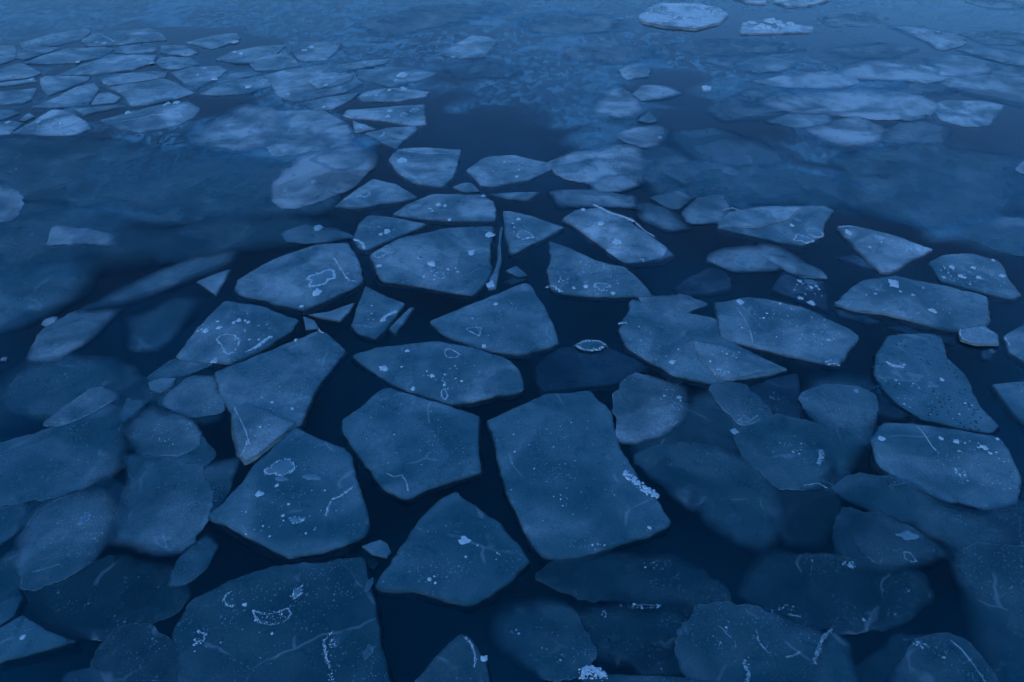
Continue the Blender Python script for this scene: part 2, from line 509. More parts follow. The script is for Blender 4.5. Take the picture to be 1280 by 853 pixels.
FLOES = [  # tone: ice tint times a painted vignette, darker toward the foreground
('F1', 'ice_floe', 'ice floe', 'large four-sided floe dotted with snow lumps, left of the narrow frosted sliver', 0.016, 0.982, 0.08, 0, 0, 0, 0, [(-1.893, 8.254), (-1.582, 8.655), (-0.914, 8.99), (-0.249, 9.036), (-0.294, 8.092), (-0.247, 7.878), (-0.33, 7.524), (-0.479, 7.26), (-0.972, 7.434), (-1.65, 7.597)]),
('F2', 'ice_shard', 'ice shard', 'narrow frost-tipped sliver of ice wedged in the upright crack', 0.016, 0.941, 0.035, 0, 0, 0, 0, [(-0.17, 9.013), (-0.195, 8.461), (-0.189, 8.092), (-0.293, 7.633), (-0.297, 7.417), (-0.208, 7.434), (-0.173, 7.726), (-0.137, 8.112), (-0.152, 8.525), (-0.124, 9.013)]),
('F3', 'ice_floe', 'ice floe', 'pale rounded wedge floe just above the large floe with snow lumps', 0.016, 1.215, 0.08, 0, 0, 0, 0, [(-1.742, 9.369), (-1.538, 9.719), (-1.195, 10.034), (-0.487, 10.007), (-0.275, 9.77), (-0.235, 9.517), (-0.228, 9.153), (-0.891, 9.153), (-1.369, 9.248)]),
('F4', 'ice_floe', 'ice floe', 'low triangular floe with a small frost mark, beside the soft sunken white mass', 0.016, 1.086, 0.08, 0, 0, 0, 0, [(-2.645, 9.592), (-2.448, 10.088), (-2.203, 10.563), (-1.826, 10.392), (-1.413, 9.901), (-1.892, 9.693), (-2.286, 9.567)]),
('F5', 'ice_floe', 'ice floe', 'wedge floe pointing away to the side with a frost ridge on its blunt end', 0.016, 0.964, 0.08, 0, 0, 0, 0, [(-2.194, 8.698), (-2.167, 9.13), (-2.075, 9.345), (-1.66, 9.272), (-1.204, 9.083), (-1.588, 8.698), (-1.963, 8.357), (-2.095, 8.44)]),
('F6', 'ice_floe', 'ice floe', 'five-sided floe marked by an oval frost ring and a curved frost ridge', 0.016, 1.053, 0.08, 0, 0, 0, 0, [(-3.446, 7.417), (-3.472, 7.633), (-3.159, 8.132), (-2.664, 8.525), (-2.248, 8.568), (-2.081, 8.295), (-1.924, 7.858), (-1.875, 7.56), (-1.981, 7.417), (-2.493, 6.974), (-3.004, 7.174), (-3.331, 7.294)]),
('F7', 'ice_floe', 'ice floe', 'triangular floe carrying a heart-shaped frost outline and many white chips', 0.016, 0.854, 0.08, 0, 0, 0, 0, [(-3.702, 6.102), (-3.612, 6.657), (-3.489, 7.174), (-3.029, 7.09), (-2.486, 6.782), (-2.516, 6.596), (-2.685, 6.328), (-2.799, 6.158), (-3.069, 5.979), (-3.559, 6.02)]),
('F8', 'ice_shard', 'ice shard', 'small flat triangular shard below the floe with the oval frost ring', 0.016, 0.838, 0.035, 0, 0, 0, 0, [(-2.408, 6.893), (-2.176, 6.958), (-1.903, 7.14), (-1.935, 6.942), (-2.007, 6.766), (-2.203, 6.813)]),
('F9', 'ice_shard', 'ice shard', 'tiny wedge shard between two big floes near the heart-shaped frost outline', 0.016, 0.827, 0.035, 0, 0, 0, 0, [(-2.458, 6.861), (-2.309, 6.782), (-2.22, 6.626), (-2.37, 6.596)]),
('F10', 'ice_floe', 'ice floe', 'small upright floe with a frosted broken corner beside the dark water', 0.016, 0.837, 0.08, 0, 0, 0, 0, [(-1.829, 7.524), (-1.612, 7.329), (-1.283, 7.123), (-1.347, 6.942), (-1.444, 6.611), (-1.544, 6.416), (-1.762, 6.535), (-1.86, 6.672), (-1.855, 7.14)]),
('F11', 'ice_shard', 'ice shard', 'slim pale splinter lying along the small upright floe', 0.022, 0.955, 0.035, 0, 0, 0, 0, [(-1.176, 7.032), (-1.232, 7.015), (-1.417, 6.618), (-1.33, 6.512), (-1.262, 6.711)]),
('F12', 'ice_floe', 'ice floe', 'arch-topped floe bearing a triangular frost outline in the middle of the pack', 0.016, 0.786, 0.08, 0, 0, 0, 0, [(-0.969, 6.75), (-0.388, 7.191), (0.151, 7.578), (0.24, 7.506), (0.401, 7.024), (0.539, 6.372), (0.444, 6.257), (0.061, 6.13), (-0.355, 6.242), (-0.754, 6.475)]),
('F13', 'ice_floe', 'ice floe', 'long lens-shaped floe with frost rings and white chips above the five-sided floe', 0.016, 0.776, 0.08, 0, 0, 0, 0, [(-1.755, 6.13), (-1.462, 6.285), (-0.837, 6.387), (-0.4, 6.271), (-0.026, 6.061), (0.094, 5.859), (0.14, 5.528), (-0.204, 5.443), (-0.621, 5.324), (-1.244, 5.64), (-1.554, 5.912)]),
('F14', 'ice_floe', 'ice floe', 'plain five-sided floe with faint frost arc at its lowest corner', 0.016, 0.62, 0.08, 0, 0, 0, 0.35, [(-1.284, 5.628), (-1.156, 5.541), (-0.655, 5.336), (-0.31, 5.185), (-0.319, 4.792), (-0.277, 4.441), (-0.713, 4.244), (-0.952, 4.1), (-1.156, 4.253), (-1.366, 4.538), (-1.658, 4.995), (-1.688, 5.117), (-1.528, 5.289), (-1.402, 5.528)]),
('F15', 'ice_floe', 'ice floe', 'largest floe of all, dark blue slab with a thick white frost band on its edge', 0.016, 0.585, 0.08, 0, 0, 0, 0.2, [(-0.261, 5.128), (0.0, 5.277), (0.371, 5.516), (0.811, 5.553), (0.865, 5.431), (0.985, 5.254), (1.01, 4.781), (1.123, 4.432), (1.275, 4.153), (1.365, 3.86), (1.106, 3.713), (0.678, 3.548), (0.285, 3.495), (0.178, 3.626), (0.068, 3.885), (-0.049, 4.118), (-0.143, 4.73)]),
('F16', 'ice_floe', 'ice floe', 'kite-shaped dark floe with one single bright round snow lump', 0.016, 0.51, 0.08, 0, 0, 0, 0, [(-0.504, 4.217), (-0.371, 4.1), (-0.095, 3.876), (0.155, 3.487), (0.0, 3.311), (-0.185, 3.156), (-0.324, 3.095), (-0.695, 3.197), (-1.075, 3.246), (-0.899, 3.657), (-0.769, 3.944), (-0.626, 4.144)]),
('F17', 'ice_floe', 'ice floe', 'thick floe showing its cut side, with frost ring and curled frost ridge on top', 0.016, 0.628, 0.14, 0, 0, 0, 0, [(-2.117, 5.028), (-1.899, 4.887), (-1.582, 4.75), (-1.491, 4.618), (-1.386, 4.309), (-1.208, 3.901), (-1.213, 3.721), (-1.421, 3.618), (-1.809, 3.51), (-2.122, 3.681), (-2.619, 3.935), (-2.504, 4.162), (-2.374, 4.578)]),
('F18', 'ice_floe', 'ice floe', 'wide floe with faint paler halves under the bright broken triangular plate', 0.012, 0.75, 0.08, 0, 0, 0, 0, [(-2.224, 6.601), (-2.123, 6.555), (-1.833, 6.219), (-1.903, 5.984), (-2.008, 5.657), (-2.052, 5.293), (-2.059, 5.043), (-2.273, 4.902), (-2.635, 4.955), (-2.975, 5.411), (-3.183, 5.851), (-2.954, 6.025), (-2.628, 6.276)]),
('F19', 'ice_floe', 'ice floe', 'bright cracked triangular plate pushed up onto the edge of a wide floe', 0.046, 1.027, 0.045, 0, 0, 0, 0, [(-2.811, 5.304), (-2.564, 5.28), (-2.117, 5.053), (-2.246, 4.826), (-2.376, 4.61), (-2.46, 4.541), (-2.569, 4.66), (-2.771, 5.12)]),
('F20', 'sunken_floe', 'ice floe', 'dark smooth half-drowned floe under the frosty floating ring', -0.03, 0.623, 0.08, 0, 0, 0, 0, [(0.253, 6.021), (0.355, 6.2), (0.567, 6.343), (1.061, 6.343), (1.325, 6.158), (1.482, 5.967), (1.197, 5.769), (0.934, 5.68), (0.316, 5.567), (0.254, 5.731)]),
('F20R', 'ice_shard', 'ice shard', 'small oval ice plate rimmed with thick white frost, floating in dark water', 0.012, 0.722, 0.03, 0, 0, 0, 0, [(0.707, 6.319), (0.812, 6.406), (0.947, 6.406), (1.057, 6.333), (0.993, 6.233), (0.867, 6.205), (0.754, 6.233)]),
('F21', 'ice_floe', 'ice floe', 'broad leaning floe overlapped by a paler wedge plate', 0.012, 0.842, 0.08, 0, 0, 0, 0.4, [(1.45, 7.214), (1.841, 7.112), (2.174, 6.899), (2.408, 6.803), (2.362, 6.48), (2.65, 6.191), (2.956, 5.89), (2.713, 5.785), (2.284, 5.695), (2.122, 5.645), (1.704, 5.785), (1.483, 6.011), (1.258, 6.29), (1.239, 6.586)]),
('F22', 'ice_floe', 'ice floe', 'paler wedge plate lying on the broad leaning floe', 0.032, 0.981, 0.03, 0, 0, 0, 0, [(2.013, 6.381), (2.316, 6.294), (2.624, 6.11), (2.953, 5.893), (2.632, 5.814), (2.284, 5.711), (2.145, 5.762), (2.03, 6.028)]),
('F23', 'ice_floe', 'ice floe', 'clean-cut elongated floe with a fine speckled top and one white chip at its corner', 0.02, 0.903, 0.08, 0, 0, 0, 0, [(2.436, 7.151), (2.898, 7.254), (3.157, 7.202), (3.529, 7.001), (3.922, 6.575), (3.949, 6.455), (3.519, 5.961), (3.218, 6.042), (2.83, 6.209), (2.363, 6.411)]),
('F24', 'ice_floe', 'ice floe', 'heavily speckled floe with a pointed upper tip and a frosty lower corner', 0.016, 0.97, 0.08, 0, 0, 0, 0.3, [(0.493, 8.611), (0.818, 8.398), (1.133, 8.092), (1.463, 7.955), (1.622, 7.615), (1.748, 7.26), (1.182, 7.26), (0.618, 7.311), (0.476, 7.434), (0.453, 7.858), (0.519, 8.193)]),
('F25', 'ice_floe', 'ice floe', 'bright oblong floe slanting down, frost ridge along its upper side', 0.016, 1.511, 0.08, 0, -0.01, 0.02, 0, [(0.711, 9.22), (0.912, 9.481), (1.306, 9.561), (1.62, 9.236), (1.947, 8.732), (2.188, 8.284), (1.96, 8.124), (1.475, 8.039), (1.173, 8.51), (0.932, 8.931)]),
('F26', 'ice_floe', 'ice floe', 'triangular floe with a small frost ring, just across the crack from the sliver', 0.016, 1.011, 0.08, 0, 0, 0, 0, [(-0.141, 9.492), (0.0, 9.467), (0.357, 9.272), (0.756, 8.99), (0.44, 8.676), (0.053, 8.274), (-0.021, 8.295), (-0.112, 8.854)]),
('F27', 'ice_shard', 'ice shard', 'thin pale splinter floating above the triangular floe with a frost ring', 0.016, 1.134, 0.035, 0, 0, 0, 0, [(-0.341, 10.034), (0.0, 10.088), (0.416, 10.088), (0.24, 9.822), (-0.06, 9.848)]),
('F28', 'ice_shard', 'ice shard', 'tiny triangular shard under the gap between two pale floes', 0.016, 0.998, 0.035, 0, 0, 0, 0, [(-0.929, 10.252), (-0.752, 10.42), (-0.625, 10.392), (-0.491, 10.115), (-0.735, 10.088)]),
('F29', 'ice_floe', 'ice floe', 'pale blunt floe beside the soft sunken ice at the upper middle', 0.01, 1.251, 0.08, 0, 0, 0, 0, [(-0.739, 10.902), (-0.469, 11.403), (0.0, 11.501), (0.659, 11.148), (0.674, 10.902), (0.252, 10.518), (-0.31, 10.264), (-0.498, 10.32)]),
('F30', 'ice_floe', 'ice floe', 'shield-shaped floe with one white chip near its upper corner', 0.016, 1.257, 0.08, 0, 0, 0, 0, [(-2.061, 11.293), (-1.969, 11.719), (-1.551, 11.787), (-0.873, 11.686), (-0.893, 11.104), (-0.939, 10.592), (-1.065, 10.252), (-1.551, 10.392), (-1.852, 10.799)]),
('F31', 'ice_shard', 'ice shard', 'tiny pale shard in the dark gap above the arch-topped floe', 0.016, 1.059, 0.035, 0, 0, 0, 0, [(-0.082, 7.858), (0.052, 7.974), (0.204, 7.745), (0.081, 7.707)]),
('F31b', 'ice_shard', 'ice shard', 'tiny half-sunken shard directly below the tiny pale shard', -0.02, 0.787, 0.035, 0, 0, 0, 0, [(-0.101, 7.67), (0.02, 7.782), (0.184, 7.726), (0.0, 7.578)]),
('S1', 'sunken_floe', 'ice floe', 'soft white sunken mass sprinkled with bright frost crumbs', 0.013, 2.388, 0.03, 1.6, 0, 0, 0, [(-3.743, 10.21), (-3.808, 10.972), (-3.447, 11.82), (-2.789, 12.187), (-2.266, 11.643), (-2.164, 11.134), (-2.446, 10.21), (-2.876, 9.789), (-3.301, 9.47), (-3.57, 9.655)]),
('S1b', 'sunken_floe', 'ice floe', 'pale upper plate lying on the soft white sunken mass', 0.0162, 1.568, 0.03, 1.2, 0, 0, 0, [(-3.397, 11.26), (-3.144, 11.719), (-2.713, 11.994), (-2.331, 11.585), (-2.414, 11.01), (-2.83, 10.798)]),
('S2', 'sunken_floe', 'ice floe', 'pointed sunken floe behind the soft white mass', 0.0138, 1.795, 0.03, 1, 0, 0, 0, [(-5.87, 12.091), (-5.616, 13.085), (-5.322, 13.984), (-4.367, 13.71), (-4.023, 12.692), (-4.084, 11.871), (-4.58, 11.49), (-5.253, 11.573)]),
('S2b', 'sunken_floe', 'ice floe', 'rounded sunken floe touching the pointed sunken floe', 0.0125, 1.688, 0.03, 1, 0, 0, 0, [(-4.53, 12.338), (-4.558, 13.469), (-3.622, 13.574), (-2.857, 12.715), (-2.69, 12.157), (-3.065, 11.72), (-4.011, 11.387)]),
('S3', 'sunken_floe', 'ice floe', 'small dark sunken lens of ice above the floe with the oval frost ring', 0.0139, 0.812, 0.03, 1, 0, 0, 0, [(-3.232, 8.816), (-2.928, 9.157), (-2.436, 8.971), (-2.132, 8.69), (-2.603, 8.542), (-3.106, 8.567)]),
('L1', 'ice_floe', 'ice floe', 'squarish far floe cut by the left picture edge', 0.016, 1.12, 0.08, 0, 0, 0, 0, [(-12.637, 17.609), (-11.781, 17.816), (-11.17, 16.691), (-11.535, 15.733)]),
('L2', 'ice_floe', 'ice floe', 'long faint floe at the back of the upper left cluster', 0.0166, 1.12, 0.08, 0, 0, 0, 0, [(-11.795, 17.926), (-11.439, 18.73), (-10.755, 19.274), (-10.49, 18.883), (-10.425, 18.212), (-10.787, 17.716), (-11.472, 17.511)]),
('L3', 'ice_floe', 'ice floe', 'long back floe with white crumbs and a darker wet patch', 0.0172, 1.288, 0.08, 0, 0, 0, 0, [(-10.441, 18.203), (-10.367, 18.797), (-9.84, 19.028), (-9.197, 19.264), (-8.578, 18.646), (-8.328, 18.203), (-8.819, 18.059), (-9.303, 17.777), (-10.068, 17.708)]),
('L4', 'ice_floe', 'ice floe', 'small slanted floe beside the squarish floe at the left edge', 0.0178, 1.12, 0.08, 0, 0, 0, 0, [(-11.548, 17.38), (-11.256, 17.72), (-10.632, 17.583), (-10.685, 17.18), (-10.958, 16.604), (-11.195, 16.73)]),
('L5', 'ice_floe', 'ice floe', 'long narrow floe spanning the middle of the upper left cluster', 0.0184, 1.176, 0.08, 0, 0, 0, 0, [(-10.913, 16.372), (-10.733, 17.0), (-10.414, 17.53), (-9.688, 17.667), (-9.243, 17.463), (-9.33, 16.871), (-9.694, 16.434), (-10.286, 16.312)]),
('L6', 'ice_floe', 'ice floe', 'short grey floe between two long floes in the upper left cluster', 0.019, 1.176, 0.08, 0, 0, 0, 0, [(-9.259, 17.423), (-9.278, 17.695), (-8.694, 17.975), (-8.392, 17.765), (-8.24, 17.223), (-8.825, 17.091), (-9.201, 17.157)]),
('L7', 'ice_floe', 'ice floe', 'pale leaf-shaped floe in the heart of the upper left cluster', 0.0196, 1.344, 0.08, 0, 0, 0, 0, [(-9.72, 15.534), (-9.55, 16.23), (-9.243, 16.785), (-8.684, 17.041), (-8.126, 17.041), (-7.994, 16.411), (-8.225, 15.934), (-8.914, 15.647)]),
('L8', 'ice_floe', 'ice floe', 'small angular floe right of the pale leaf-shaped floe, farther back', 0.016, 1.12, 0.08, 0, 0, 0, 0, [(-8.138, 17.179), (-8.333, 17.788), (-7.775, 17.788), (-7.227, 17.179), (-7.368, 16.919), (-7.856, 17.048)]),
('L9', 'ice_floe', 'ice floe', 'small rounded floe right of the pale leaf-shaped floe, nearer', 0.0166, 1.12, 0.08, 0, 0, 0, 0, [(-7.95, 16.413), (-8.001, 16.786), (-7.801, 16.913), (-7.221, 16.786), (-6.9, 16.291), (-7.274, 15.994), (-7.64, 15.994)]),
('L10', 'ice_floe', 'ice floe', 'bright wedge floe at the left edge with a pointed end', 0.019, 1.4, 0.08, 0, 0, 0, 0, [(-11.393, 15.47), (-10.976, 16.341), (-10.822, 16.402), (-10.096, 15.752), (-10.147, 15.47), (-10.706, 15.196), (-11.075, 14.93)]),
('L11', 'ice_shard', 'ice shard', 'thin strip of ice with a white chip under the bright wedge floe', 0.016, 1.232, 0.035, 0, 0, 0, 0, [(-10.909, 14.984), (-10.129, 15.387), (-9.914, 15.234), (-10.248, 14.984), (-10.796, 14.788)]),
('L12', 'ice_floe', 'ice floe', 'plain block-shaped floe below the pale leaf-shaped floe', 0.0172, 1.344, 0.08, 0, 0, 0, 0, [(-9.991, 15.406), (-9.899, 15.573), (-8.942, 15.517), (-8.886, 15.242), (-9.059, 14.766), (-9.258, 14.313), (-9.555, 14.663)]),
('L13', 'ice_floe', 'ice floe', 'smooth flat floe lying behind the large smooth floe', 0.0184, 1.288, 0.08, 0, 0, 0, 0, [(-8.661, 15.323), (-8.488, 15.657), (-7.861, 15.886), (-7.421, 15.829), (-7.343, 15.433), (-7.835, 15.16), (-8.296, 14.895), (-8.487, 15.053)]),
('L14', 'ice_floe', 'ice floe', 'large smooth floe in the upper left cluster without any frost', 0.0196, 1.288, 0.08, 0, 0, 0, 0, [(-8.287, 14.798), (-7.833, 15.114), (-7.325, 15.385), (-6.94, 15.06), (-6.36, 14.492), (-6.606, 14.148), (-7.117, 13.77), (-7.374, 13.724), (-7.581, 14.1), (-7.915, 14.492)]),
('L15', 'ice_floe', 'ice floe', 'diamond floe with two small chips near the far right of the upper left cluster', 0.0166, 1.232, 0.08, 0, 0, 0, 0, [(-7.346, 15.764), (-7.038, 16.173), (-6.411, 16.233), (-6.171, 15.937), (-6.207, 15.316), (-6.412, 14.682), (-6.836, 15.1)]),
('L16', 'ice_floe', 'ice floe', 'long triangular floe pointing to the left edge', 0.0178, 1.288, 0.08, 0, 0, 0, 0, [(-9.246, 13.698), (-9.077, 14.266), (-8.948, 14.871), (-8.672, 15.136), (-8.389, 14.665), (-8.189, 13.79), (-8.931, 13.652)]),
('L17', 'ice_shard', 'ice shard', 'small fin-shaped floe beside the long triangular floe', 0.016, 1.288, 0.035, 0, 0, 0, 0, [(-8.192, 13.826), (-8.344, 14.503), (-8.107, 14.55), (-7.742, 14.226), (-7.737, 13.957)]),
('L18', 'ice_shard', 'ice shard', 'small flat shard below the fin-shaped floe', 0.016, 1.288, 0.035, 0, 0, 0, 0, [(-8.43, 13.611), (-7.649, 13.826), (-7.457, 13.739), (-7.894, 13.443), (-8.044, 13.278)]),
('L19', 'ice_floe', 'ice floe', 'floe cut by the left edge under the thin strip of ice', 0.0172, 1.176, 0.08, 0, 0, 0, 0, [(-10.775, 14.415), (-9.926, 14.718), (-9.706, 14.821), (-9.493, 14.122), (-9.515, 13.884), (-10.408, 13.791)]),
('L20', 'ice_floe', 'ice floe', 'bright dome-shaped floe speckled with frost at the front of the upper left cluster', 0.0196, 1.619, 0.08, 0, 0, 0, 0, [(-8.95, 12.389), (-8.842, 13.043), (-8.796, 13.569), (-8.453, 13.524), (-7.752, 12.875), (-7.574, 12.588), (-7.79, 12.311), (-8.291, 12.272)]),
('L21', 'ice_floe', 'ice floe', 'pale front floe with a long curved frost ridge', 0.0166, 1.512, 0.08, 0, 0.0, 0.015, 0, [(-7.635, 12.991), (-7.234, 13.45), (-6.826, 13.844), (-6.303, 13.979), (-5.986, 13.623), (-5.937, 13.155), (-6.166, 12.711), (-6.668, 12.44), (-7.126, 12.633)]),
('L22', 'ice_floe', 'ice floe', 'small frosted floe at the left edge beside the bright dome-shaped floe', 0.0178, 1.281, 0.08, 0, 0, 0, 0, [(-9.818, 12.808), (-9.241, 13.017), (-8.987, 12.891), (-8.93, 12.365), (-9.467, 12.21)]),
('L23', 'ice_floe', 'ice floe', 'dull small floe at the left edge above the small frosted one', 0.019, 1.064, 0.08, 0, 0, 0, 0, [(-10.27, 13.581), (-9.475, 13.536), (-9.282, 13.358), (-9.469, 13.012), (-9.886, 12.928)]),
('L24', 'ice_shard', 'ice shard', 'tiny dull shard tucked behind the bright dome-shaped floe', 0.016, 1.064, 0.035, 0, 0, 0, 0, [(-9.146, 13.037), (-9.169, 13.443), (-8.934, 13.197), (-9.0, 12.958)]),
('L25', 'ice_floe', 'ice floe', 'far wedge floe with a dark lump on it, at the back of the cluster', 0.0172, 1.176, 0.08, 0, 0, 0, 0, [(-7.842, 18.001), (-7.39, 18.584), (-6.862, 18.888), (-6.601, 18.362), (-6.655, 18.001), (-7.016, 17.447)]),
('L26', 'ice_floe', 'ice floe', 'far floe with two white chips behind the diamond floe', 0.0184, 1.232, 0.08, 0, 0, 0, 0, [(-6.684, 16.675), (-6.503, 17.256), (-6.033, 17.661), (-5.331, 17.869), (-5.4, 17.124), (-5.671, 16.367), (-6.137, 16.367)]),
('L27', 'ice_floe', 'ice floe', 'plain far floe left of the floe with a squared far edge', 0.0196, 1.232, 0.08, 0, 0, 0, 0, [(-5.836, 16.345), (-5.732, 16.842), (-5.199, 17.232), (-4.618, 16.224), (-5.024, 15.929), (-5.554, 15.87)]),
('L28', 'ice_floe', 'ice floe', 'far floe with a squared edge and two frost chips', 0.0166, 1.344, 0.08, 0, 0, 0, 0, [(-5.28, 17.848), (-5.049, 18.06), (-4.1, 18.06), (-4.048, 17.572), (-4.147, 16.595), (-4.754, 16.533), (-5.128, 17.302)]),
('L29', 'ice_floe', 'ice floe', 'big floe at the end of the cluster carrying a raised pale plate', 0.0138, 1.4, 0.08, 0, 0, 0, 0, [(-5.316, 15.581), (-4.91, 16.041), (-4.227, 16.279), (-3.384, 15.694), (-3.061, 15.035), (-3.35, 14.519), (-4.239, 13.982), (-4.641, 14.271), (-4.934, 14.877)]),
('L30', 'ice_floe', 'ice floe', "raised pale plate on the big floe at the cluster's end", 0.046, 1.792, 0.04, 0, 0, 0, 0, [(-4.239, 15.089), (-3.987, 15.471), (-3.358, 15.64), (-3.352, 15.197), (-3.672, 14.773), (-3.992, 14.67)]),
('L31', 'ice_floe', 'ice floe', 'slender front floe below the big floe with the raised plate', 0.0172, 1.344, 0.08, 0, 0, 0, 0, [(-4.149, 13.86), (-3.738, 14.241), (-3.07, 14.538), (-3.137, 14.144), (-3.433, 13.539), (-3.743, 13.494)]),
('L32', 'ice_floe', 'ice floe', 'thin bright far splinter beside the speckled slush', 0.0184, 1.288, 0.08, 0, 0, 0, 0, [(-3.997, 15.886), (-3.821, 16.3), (-3.314, 16.607), (-2.727, 16.732), (-2.809, 16.361), (-3.308, 16.003), (-3.71, 15.714)]),
('L33', 'ice_floe', 'ice floe', 'broad far floe with a snow lump, its end pointing to open water', 0.0196, 1.288, 0.08, 0, 0, 0, 0, [(-3.297, 15.421), (-3.33, 15.932), (-2.632, 16.167), (-1.585, 15.759), (-1.818, 15.366), (-2.456, 14.831), (-3.084, 15.202)]),
('L34', 'ice_floe', 'ice floe', 'oval far floe with white chips at its back edge', 0.0166, 1.4, 0.08, 0, 0, 0, 0, [(-3.075, 14.216), (-2.973, 14.613), (-2.455, 14.818), (-1.658, 14.562), (-1.715, 14.264), (-2.263, 13.976), (-2.927, 14.023)]),
('L35', 'ice_floe', 'ice floe', 'straight-sided floe with two frost rings at the edge of open water', 0.0178, 1.456, 0.08, 0, 0, 0, 0, [(-3.187, 13.232), (-3.164, 13.541), (-2.15, 13.77), (-1.705, 13.863), (-1.573, 12.808), (-1.794, 12.726), (-2.525, 13.017), (-3.007, 13.102)]),
('L36', 'ice_shard', 'ice shard', 'tiny bright triangular shard below the floe with two frost rings', 0.016, 1.393, 0.035, 0, 0, 0, 0, [(-2.965, 13.037), (-2.711, 12.841), (-2.471, 12.611), (-2.808, 12.388)]),
('L37', 'ice_floe', 'ice floe', 'downward-pointing triangular floe with a curled frost mark', 0.016, 1.439, 0.08, 0, 0, 0, 0, [(-2.636, 12.394), (-2.255, 12.674), (-1.746, 12.756), (-1.694, 12.553), (-1.881, 12.086), (-1.976, 11.68), (-2.316, 12.048)]),
('L38', 'ice_floe', 'ice floe', 'tapered floe with a white chip in front of the diamond floe', 0.0172, 1.232, 0.08, 0, 0, 0, 0, [(-6.293, 14.428), (-6.053, 14.991), (-5.731, 15.369), (-5.112, 15.369), (-4.949, 14.886), (-5.283, 14.428), (-5.924, 14.329)]),
('L39', 'ice_floe', 'ice floe', 'small narrow floe between the diamond floe and the tapered floe', 0.0184, 1.12, 0.08, 0, 0, 0, 0, [(-6.056, 15.152), (-6.052, 15.705), (-5.614, 15.878), (-5.331, 15.705), (-5.59, 15.48), (-5.827, 15.206)]),
('T1', 'ice_floe', 'ice floe', 'bright lone floe with a faint seam far out in the open water', 0.016, 1.5, 0.08, 0, 0, 0, 0, [(-1.688, 17.065), (-1.335, 17.887), (-0.986, 18.634), (-0.549, 18.494), (-0.363, 17.952), (-0.635, 16.825), (-1.172, 16.706)]),
('R1', 'ice_floe', 'ice floe', 'bright oval snow-covered floe far out, largest and whitest of the distance', 0.05, 2.5, 0.12, 0, 0, 0, 0, [(3.324, 20.317), (3.796, 21.336), (4.268, 21.787), (5.148, 21.695), (5.697, 21.16), (5.799, 20.481), (5.361, 19.682), (4.621, 19.079), (3.854, 19.301), (3.413, 19.759)]),
('R2', 'ice_floe', 'ice floe', 'far narrow floe heaped with white snow lumps', 0.03, 2.2, 0.08, 0, 0, 0, 0, [(5.693, 19.01), (5.962, 19.761), (6.668, 19.917), (7.38, 19.531), (7.674, 19.304), (7.469, 18.865), (6.334, 18.722), (5.641, 18.722)]),
('R3', 'ice_floe', 'ice floe', 'bright far floe cut by the top edge, smaller of two', 0.04, 2.2, 0.08, 0, 0, 0, 0, [(6.348, 22.394), (6.897, 23.288), (7.658, 23.288), (7.109, 21.739), (6.64, 21.831)]),
('R3b', 'ice_floe', 'ice floe', 'bright far floe cut by the top edge, larger of two', 0.04, 2.3, 0.08, 0, 0, 0, 0, [(7.409, 21.923), (7.967, 23.288), (9.751, 23.288), (8.954, 22.016), (8.21, 21.468), (7.629, 21.379)]),
('R4', 'sunken_floe', 'ice floe', 'pale half-sunken far floe with two white chips near the right side', 0.0144, 2.014, 0.03, 1, 0, 0, 0, [(9.508, 19.505), (10.143, 19.601), (10.912, 19.037), (11.23, 18.413), (10.612, 17.658), (9.987, 17.339), (9.884, 18.156)]),
('R5', 'sunken_floe', 'ice floe', 'grey half-sunken floe beyond the clear rounded floe', 0.0153, 1.696, 0.03, 1, 0, 0, 0, [(9.272, 16.783), (10.302, 17.162), (10.834, 16.416), (10.355, 15.722), (9.681, 15.457), (9.071, 15.522)]),
('R5b', 'sunken_floe', 'ice floe', 'long soft floe running out of the right edge near the top', 0.0144, 1.378, 0.03, 1, 0, 0, 0, [(10.268, 17.574), (11.3, 17.736), (12.127, 17.102), (11.456, 15.94), (10.769, 16.505)]),
('R6', 'sunken_floe', 'ice floe', 'broad soft floe touching the right edge above the clear rounded floe', 0.0135, 1.696, 0.03, 1, 0, 0, 0, [(8.741, 15.122), (9.443, 15.707), (10.343, 15.774), (11.049, 15.122), (10.05, 13.402), (9.575, 13.939), (9.084, 14.336)]),
('R7', 'ice_floe', 'ice floe', 'clear rounded floe with a frost scratch, standing alone near the right side', 0.012, 1.5, 0.08, 0, 0, 0, 0, [(8.101, 13.794), (8.51, 14.102), (9.275, 14.057), (9.557, 13.794), (9.267, 13.454), (8.665, 12.735), (8.209, 12.697), (7.937, 13.047)]),
('R8', 'sunken_floe', 'ice floe', 'soft sunken floe with a frost streak behind the widest sunken floe', 0.0127, 2.12, 0.03, 1, 0, 0, 0, [(6.816, 15.694), (7.437, 16.387), (8.027, 16.752), (8.78, 16.387), (9.507, 16.034), (9.294, 15.365), (8.618, 15.047), (7.834, 15.173), (7.039, 15.301)]),
('R9', 'sunken_floe', 'ice floe', 'sunken speckled floe left of the one with a frost streak', 0.0121, 1.908, 0.03, 1, 0, 0, 0, [(4.995, 15.186), (6.126, 15.775), (7.236, 15.843), (7.287, 15.123), (6.609, 14.692), (5.62, 14.813)]),
('R10', 'sunken_floe', 'ice floe', 'widest sunken floe of the upper right group', 0.012, 2.12, 0.03, 1, 0, 0, 0, [(4.67, 13.992), (5.606, 14.808), (6.912, 14.993), (8.182, 14.567), (8.427, 13.881), (8.021, 13.346), (6.945, 13.041), (6.064, 13.192), (5.168, 13.346)]),
('R10b', 'sunken_floe', 'ice floe', 'faint sunken lump beside the end of the widest sunken floe', 0.0095, 1.463, 0.03, 1, 0, 0, 0, [(6.896, 13.197), (7.393, 13.615), (7.876, 13.615), (7.792, 13.096), (7.368, 12.897)]),
